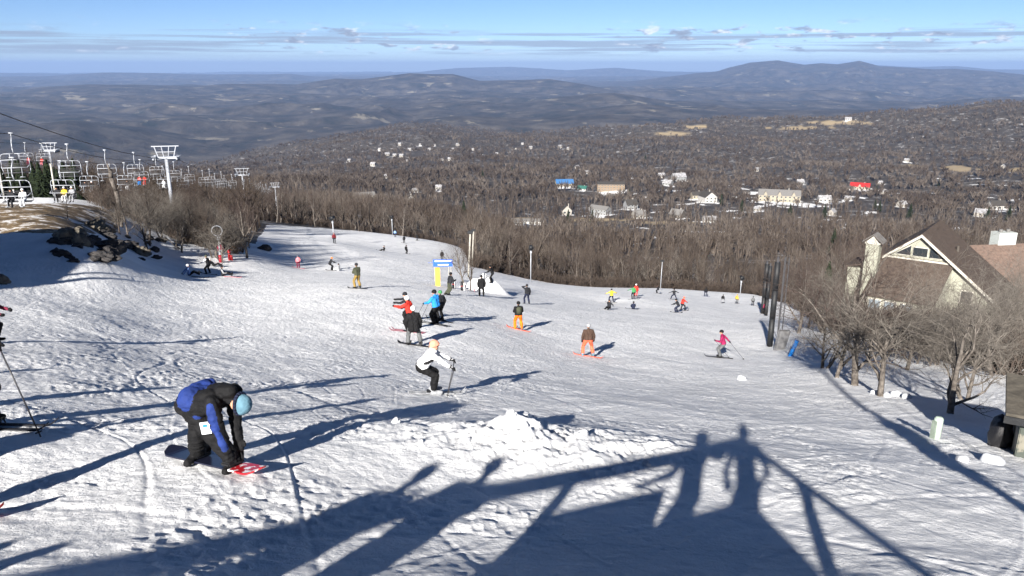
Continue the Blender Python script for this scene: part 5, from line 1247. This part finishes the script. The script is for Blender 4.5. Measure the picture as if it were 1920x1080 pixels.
# banner
g = ground(831, 528); o = root('banner', g, R(4), 'blue banner with white lines of lettering stretched between two posts', 'banner'); dS = proj(*g)[2]; s = dS / F
w = 36 * s; hh = 44 * s
pn = MB().box((0, 0, hh - 8 * s), (w, .05, 13.5 * s)).obj('panel', BLUE, o)
for zz, ww, ht in ((3.9, .86, 2.6), (-3.4, .55, 2.2)): MB().box((.02 * w, -.03, hh - 8 * s + zz * s), (w * ww, .012, ht * s)).obj('lettering', WHITE, pn)
for x_ in (-w * .42, w * .30, w * .42): MB().tube((x_, .05, -.4), (x_, .05, hh - 1 * s), .035, n=8).obj('post', POLEW, o)
MB().box((-w * .62, 0, hh - 7 * s), (w * .28, .03, .4 * s)).obj('flag', BLUE, o)
g = ground(821, 536); o = root('yellow_pad', g, R(8), 'tall yellow foam pad standing below the blue banner', 'pad'); s = proj(*g)[2] / F
MB().box((0, 0, 17 * s), (9 * s, .3, 36 * s), None, .04).obj('foam', YEL, o)
for px, py, hp, m, lb in ((850, 541, 17, PAD, 'black pad round the left tree in the middle of the piste'), (853, 541, 14, WHITE, 'white pad beside the black one left of the small tree'), (866, 545, 17, PAD, 'wide dark pad round the small tree in the piste'), (871, 545, 15, WHITE, 'white pad right of the wide dark pad')):
    g = ground(px, py); s = proj(*g)[2] / F; o = root('tree_pad', g, 0, lb, 'pad'); MB().tube((0, 0, -.1), (0, 0, hp * s), 2.2 * s if m is PAD else 1.2 * s, n=12).obj('foam', m, o, True); MB().tube((0, 0, hp * s * .5), (0, 0, hp * s * .55), (2.3 if m is PAD else 1.3) * s, n=12).obj('strap', RED, o, True)
g = ground(889, 546); o = root('pink_pole', g, 0, 'thin crooked pink marker pole beside the snow mound', 'pole'); MB().path([(0, 0, 0), (.1, 0, .5), (.02, 0, .9), (.08, 0, 1.15)], .04, 8).obj('shaft', mat('pink_plastic', (.7, .2, .25), .6), o)
for px, py, top, lb in ((878, 520, 436, 'tall leaning grey pole behind the small tree, with a lamp on top'), (885, 500, 432, 'pale bare pole right of the lamp pole')):
    g = ground(px, py); s = proj(*g)[2] / F; h = (py - top) * s * 1.03; o = root('wooden_pole', g, 0, lb, 'pole')
    MB().tube((0, 0, -.4), (.35, 0, h), .13, .1, 10).obj('shaft', POLEW, o, True)
    if 'lamp' in lb: MB().box((.35, -.1, h), (.7, .4, .35), None, .04).obj('lamp_head', PAD, o)
# a mound of snow among the pads and chunks of snow
def chunk(name, loc, r, label, seed, cat='snow chunk', sq=(1, 1, .7), group=None, m=None, amp=.22):
    bm = bmesh.new(); bmesh.ops.create_icosphere(bm, subdivisions=4 if r > .5 else 3, radius=1)
    for v in bm.verts:
        c = v.co; n_ = float(vn(c.x * 1.9 + seed * 7, c.y * 1.9 + c.z * 1.3, seed)) * amp + float(vn(c.x * 5 + seed, c.y * 5 - c.z * 4, seed + 3)) * amp * .35
        if cat == 'rock': n_ += -.35 * max(0, c.dot(Vector((.5, -.6, .6))) - .55) - .4 * max(0, c.dot(Vector((-.7, -.3, .5))) - .5) + .12 * abs(float(vn(c.x * 3 + seed, c.z * 3 + c.y * 2, seed + 9)))
        v.co = c * (1 + n_); v.co.x *= sq[0]; v.co.y *= sq[1]; v.co.z *= sq[2]
    me = bpy.data.meshes.new(name); bm.to_mesh(me); bm.free(); me.materials.append(m or SNOWC); me.polygons.foreach_set('use_smooth', [cat != 'rock'] * len(me.polygons))
    o = link(name, me, None, loc, (0, 0, seed * 1.3)); o.scale = (r,) * 3; return tag(o, label, cat, group)
SNOWC = mat('snow_clean', (.62, .64, .67), .7, .03, 4., .03, spec=.25, bscale=7.)
for i, (px, py, r_) in enumerate(((1680, 742, .2), (1663, 744, .16), (1700, 746, .18), (1838, 858, .0), (1860, 868, .2), (1390, 712, .2), (1803, 864, .12), (1640, 738, .15))):
    if r_: chunk('snow_chunk', ground(px, py) + Vector((0, 0, r_ * .2)), r_, 'white lump of snow at the right edge of the piste', 10 + i, group='snow lumps along the right piste edge')
for i, (px, py, r_, lb) in enumerate(((1330, 548, 1., ''),)): pass
# crumbs thrown around the heap
cr0 = None; rg2 = random.Random(5)
CR = [chunk('snow_clod', (0, 0, -50), .1, 'x', 30 + k, 'snow clod', (1, .8, .7), amp=.35) for k in range(4)]
ncl = 0
for o in CR: o['group'] = 'snow clods around the heap'; o['label'] = 'small clod of snow lying on the broken heap in the foreground'
while ncl < 14:
    a = rg2.uniform(0, 6.28); t = rg2.gauss(0, .75); x_ = HEAP.x + 1.9 * t * math.cos(a) + rg2.uniform(-.5, .5); y_ = HEAP.y + .95 * t * math.sin(a)
    rr_ = rg2.choice((.03, .04, .05, .07, .1)) * rg2.uniform(.7, 1.2); src = CR[ncl % 4]
    o = src if ncl < 4 else src.copy()
    if ncl >= 4: COL.objects.link(o)
    o.location = (x_, y_, Hs(x_, y_) + rr_ * .25); o.scale = (rr_,) * 3; o.rotation_euler = (rg2.uniform(-.5, .5), rg2.uniform(-.5, .5), rg2.uniform(0, 6)); ncl += 1
# rocks under the knoll
ROCK = mat('rock_lichen', (.17, .155, .12), .9, 0, 2.2, .05, col2=(.06, .05, .045), spec=.2); ROCKD = mat('rock_dark', (.06, .055, .053), .9, 0, 2., .05, col2=(.02, .02, .022), spec=.2)
for i, (px, py, r_, m, lb, sq) in enumerate(((127, 450, .85, ROCK, 'big yellow grey boulder at the foot of the grassy knoll', (1.3, 1, .9)), (148, 440, .45, ROCK, 'lichen covered rock on top of the boulder pile', (1, 1, 1)), (158, 456, .6, ROCKD, 'dark rock right of the big boulder', (1.5, 1, .75)),
      (185, 462, .7, ROCKD, 'dark slab under the left grove', (1.8, 1, .5)), (205, 470, .85, ROCKD, 'long black slab jutting from the snow under the grove', (2.1, 1, .45)), (190, 485, .7, ROCKD, 'small dark rock poking out of the shaded snow', (1.6, 1, .5)),
      (235, 462, .7, ROCKD, 'dark rock among the grove stems', (1.5, 1, .6)), (260, 474, .8, ROCK, 'pale topped rock at the grove edge', (1.4, 1, .6)), (180, 428, .7, ROCK, 'pale rock right of the knoll crest', (1.2, 1, .8)), (196, 437, .65, ROCKD, 'slanting rock ledge below the grove', (1.9, .8, .5)))):
    g = ground(px, py); chunk('rock', g + Vector((0, 0, r_ * .15)), r_, lb, 60 + i, 'rock', sq, None, m, .4)
rg3 = random.Random(8)
for i in range(26):
    px = rg3.uniform(90, 300); py = rg3.uniform(440, 492); g = ground(px, py); r_ = rg3.uniform(.2, .55)
    chunk('rock', g, r_, 'small dark stone in the snow under the left grove', 90 + i, 'rock', (1.5, 1, .6), 'small stones under the left grove', ROCKD, .4)
g = ground(0, 530); chunk('rock', g + Vector((-.1, 0, .1)), .45, 'mossy rock cut by the left border', 140, 'rock', (1.3, 1, .7), None, ROCK, .3)
g = ground(495, 468); chunk('rock', g, .65, 'dark rock right of the thick trunked tree', 141, 'rock', (1.6, 1, .8), None, ROCKD, .3)
# snow guns
def snow_gun(px, py, top, label, ring=False, cap=True):
    g = ground(px, py); s = proj(*g)[2] / F; h = (py - top) * s * 1.03; o = root('snow_gun', g, R(rnd.uniform(-20, 20)), label, 'snow gun')
    MB().tube((0, 0, -.4), (0, 0, h), .09, .07, 8).obj('pole', STEEL, o, True)
    hd = MB().tube((0, -.45, h + .25), (0, .45, h + .35), .36, .28, 16, caps=not ring)
    fan = hd.obj('fan_drum', PAD if not ring else PAD, o, True)
    b = MB(); n = 16
    for k in range(n):
        a0, a1 = 2 * math.pi * k / n, 2 * math.pi * (k + 1) / n; rr = .42 if not ring else .5
        b.tube((rr * math.cos(a0), -.48, h + .25 + rr * math.sin(a0)), (rr * math.cos(a1), -.48, h + .25 + rr * math.sin(a1)), .045, n=5)
    b.obj('nozzle_ring', STEEL if ring else PAD, fan, True)
    MB().box((0, 0, h - .5), (.3, .25, .5), None, .03).obj('control_box', STEEL, o)
snow_gun(995, 528, 467, 'black fan snow gun on a pole at the brow, left of the bare wood')
snow_gun(1388, 550, 523, 'small black fan snow gun at the brow near the padded poles')
snow_gun(414, 488, 436, 'fan snow gun with a pale ring standing in the left grove', True)
snow_gun(626, 452, 412, 'snow gun on a pole at the far wood edge above the dark red jacket')
snow_gun(736, 441, 409, 'distant snow gun at the far end of the piste')
for px, py, top, lb in ((1238, 543, 488, 'thin snow lance pole standing at the brow behind the crouching skier'), (247, 0, 0, '')):
    if not lb: continue
    g = ground(px, py); s = proj(*g)[2] / F; h = (py - top) * s; o = root('snow_lance', g, 0, lb, 'snow lance'); MB().tube((0, 0, -.3), (.1, 0, h), .07, .05, 8).obj('pole', STEEL, o, True); MB().box((.1, 0, h), (.7, .3, .25), None, .03).obj('head', PAD, o)
for i, (px, py, hp) in enumerate(((414, 492, 14), (431, 487, 20), (433, 488, 10))):
    g = ground(px, py); s = proj(*g)[2] / F; o = root('red_pad', g, 0, ('red pad behind the person in the red jacket', 'tall red pad left of the thick trunked tree', 'low round red pad at the foot of the tall red one')[i], 'pad')
    MB().tube((0, 0, -.1), (0, 0, hp * s), 3 * s if i < 2 else 4 * s, n=12).obj('foam', RED if i != 0 else mat('red_dark', (.25, .01, .02), .6), o, True); MB().tube((0, 0, hp * s * .6), (0, 0, hp * s * .68), (3.1 if i < 2 else 4.1) * s, n=12).obj('strap', PAD, o, True)
g = ground(437, 474, 40); chunk('orange_ball', g + Vector((0, 0, .5)), .28, 'small orange marker ball among the red pads', 150, 'marker ball', (1, 1, 1), None, mat('orange_plastic', (.9, .3, .02), .5), .02)
for px, d, h, lb in ((42, 100, 3.6, 'slim pale post standing behind the left knoll'), (61, 96, 1.1, 'short white post behind the left knoll'), (136, 100, 4.4, 'grey post with a bracket behind the left knoll')):
    g = gz(px, d); o = root('post', g, 0, lb, 'post'); MB().tube((0, 0, -.5), (0, 0, h), .12, .1, 8).obj('shaft', POLEW if 'white' not in lb else WHITE, o, True); MB().tube((0, 0, h), (0, 0, h + .06), .14, n=8).obj('cap', POLEW, o)
# ---- the hut at the lower right
g = ground(1902, 856); dH = proj(*g)[2]
hut = root('stone_hut', g, R(-31), 'low rendered stone hut with an overhanging roof at the lower right border', 'hut')
m_h, nt, ph = nmat('hut_render'); tcx = N(nt, 'ShaderNodeTexCoord'); nz = N(nt, 'ShaderNodeTexNoise', Scale=2.1, Detail=5.); nt.links.new(tcx.outputs['Object'], nz.inputs['Vector']); cr_ = nt.nodes.new('ShaderNodeValToRGB'); nt.links.new(nz.outputs['Fac'], cr_.inputs['Fac'])
e = cr_.color_ramp.elements; e[0].position = .47; e[0].color = (.06, .07, .06, 1); e[1].position = .50; e[1].color = (.17, .16, .13, 1); cr_.color_ramp.elements.new(.62).color = (.2, .19, .155, 1); nt.links.new(cr_.outputs['Color'], ph.inputs['Base Color']); ph.inputs['Roughness'].default_value = .9
MB().box((1.0, .9, .25), (2.0, 1.8, 1.5), None, .02).obj('wall', m_h, hut)
MB().poly([(-.32, -.35, .98), (2.3, -.35, .98), (2.3, 1.7, 1.18), (-.32, 1.7, 1.18)], .12, (0, 0, 1)).obj('roof', mat('roof_felt', (.085, .075, .06), .9, .2, 4., .02), hut)
MB().box((.99, -.36, .96), (2.66, .05, .16)).obj('fascia', PAD, hut)
b = MB(); n = 20
ho = root('hose_coil', g + Matrix.Rotation(R(-31), 3, 'Z') @ Vector((.45, .45, 1.17)), R(-31), 'coil of dark hose lying on the hut roof', 'hose')
for q in range(2):
    b = MB()
    for k in range(n):
        a0, a1 = 2 * math.pi * k / n, 2 * math.pi * (k + 1) / n; rr = .42 - .07 * q
        b.tube((rr * math.cos(a0), rr * math.sin(a0), .05 * q + .1 * rr * math.sin(a0)), (rr * math.cos(a1), rr * math.sin(a1), .05 * q + .1 * rr * math.sin(a1)), .03, n=6)
    b.obj('loop', PAD, ho, True)
g = ground(1874, 838); chunk('black_bag', g + Vector((.05, .1, .28)), .36, 'black crumpled bag leaning against the hut wall', 160, 'bag', (.8, .8, 1.25), None, mat('bag_plastic', (.012, .012, .014), .45, .1, 6., .02), .3)
# ------------------------------------------------------------------ air, sky, sun, camera
bm = bmesh.new()
bmesh.ops.create_cube(bm, size=1, matrix=Matrix.Translation((0, 29000, -350)) @ Matrix.Diagonal((130000, 68000, 1300, 1)))
me = bpy.data.meshes.new('haze'); bm.to_mesh(me); bm.free()
hz = tag(link('haze', me), kind='stuff')
m = bpy.data.materials.new('haze_air'); m.use_nodes = True; nt = m.node_tree; nt.nodes.clear()
o_ = nt.nodes.new('ShaderNodeOutputMaterial'); v_ = nt.nodes.new('ShaderNodeVolumePrincipled')
v_.inputs['Color'].default_value = (.30, .45, .78, 1); v_.inputs['Density'].default_value = HAZE; v_.inputs['Anisotropy'].default_value = 0.
nt.links.new(v_.outputs['Volume'], o_.inputs['Volume']); me.materials.append(m)

el = math.asin(-SUN.z); azs_ = math.atan2(-SUN.x, -SUN.y)
w = bpy.data.worlds.new('World'); sc.world = w; w.use_nodes = True; nt = w.node_tree; L = nt.links.new
bg = nt.nodes['Background']; sky = nt.nodes.new('ShaderNodeTexSky'); sky.sky_type = 'NISHITA'; sky.sun_disc = False
sky.sun_elevation = el; sky.sun_rotation = azs_; sky.altitude = 3000; sky.air_density = .8; sky.dust_density = .3; sky.ozone_density = 1.6
bg.inputs['Strength'].default_value = SKY
# clouds low over the horizon, laid out by compass direction and height above the horizon
tc = nt.nodes.new('ShaderNodeTexCoord'); sp = nt.nodes.new('ShaderNodeSeparateXYZ'); L(tc.outputs['Generated'], sp.inputs[0])
def M2(op, a, b=None, c=None):
    n = nt.nodes.new('ShaderNodeMath'); n.operation = op
    for i, v in enumerate((a, b, c)):
        if v is None: continue
        if hasattr(v, 'links'): L(v, n.inputs[i])
        else: n.inputs[i].default_value = v
    return n.outputs[0]
hx = M2('DIVIDE', sp.outputs[0], sp.outputs[1]); hz_ = M2('DIVIDE', sp.outputs[2], M2('SQRT', M2('ADD', M2('MULTIPLY', sp.outputs[0], sp.outputs[0]), M2('MULTIPLY', sp.outputs[1], sp.outputs[1]))))
azn = M2('ARCTAN2', sp.outputs[0], sp.outputs[1])
elv = M2('ARCTANGENT', hz_)
def noise(kx, ky, ox, detail, rough):
    c = nt.nodes.new('ShaderNodeCombineXYZ'); L(M2('MULTIPLY_ADD', azn, kx, ox), c.inputs[0]); L(M2('MULTIPLY', elv, ky), c.inputs[1])
    n = nt.nodes.new('ShaderNodeTexNoise'); n.inputs['Scale'].default_value = 1.; n.inputs['Detail'].default_value = detail; n.inputs['Roughness'].default_value = rough
    L(c.outputs[0], n.inputs['Vector']); return n.outputs['Fac']
def rng(v, a, b, c=0., d=1.):
    n = nt.nodes.new('ShaderNodeMapRange'); n.interpolation_type = 'SMOOTHSTEP'; L(v, n.inputs['Value'])
    for i, k in zip(('From Min', 'From Max', 'To Min', 'To Max'), (a, b, c, d)): n.inputs[i].default_value = k
    return n.outputs['Result']
deg = math.pi / 180
def mixc(f, a, b):
    n = nt.nodes.new('ShaderNodeMix'); n.data_type = 'RGBA'; L(f, n.inputs['Factor'])
    if hasattr(a, 'links'): L(a, n.inputs['A'])
    else: n.inputs['A'].default_value = a
    if hasattr(b, 'links'): L(b, n.inputs['B'])
    else: n.inputs['B'].default_value = b
    return n.outputs['Result']
hsv = nt.nodes.new('ShaderNodeHueSaturation'); hsv.inputs['Saturation'].default_value = 1.12; L(sky.outputs[0], hsv.inputs['Color'])
# long flat streaks
band = M2('MULTIPLY', rng(elv, .5 * deg, 1.0 * deg), rng(elv, 2.0 * deg, 2.6 * deg, 1, 0))
st = M2('MULTIPLY', rng(noise(3.6, 165., 3.1, 7., .58), .45, .58), band)
# thin veil
veil = M2('MULTIPLY', rng(elv, -1 * deg, 2.2 * deg, 1., 0.), .35)
# small heaped clouds
cb = M2('MULTIPLY', rng(elv, .7 * deg, 1.1 * deg), rng(elv, 2.2 * deg, 3.2 * deg, 1, 0))
cu = M2('MULTIPLY', rng(noise(30., 110., 9.3, 5., .55), .53, .63), cb)
cu = M2('MULTIPLY', cu, rng(noise(3.2, 8., 4.3, 1., .5), .42, .52))
CG = tuple(c * CLOUD for c in (.42, .49, .64)) + (1,); CW = tuple(c * CLOUD * 1.5 for c in (.9, .93, 1.0)) + (1,); CV = tuple(c * CLOUD for c in (.42, .54, .78)) + (1,)
tn = nt.nodes.new('ShaderNodeMix'); tn.data_type = 'RGBA'; tn.blend_type = 'MULTIPLY'; tn.inputs['Factor'].default_value = 1.; L(hsv.outputs['Color'], tn.inputs['A']); tn.inputs['B'].default_value = (.90, .96, 1.13, 1)
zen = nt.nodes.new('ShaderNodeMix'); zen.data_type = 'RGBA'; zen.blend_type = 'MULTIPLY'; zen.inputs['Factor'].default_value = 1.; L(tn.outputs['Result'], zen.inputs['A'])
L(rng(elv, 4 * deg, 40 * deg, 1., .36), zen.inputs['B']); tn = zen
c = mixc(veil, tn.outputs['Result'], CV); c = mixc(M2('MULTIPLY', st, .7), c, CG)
cuc = mixc(rng(noise(34., 95., 9.75, 5., .6), .45, .62), CG, CW)
c = mixc(M2('MULTIPLY', cu, .85), c, cuc)
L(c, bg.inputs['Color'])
sd = bpy.data.lights.new('sun', 'SUN'); sd.energy = SUNP; sd.angle = R(.53); sd.color = (1., .95, .885)
so = bpy.data.objects.new('sun', sd); COL.objects.link(so); so.rotation_euler = SUN.to_track_quat('-Z', 'Y').to_euler()
cd = bpy.data.cameras.new('camera'); cd.sensor_width = 36; cd.lens = 36 * F / 1920; cd.clip_end = 200000; cd.clip_start = .05
co = bpy.data.objects.new('camera', cd); COL.objects.link(co); co.rotation_euler = (R(90) - PITCH, 0, 0); sc.camera = co
vs = sc.view_settings; vs.view_transform = 'Standard'; vs.look = 'None'; vs.exposure = EXPO; vs.gamma = 1
sc.render.engine = 'CYCLES'; cy = sc.cycles
cy.use_denoising = True; cy.max_bounces = 6; cy.diffuse_bounces = 3; cy.glossy_bounces = 2; cy.volume_bounces = 0; cy.caustics_reflective = False; cy.caustics_refractive = False
cy.sample_clamp_indirect = 5
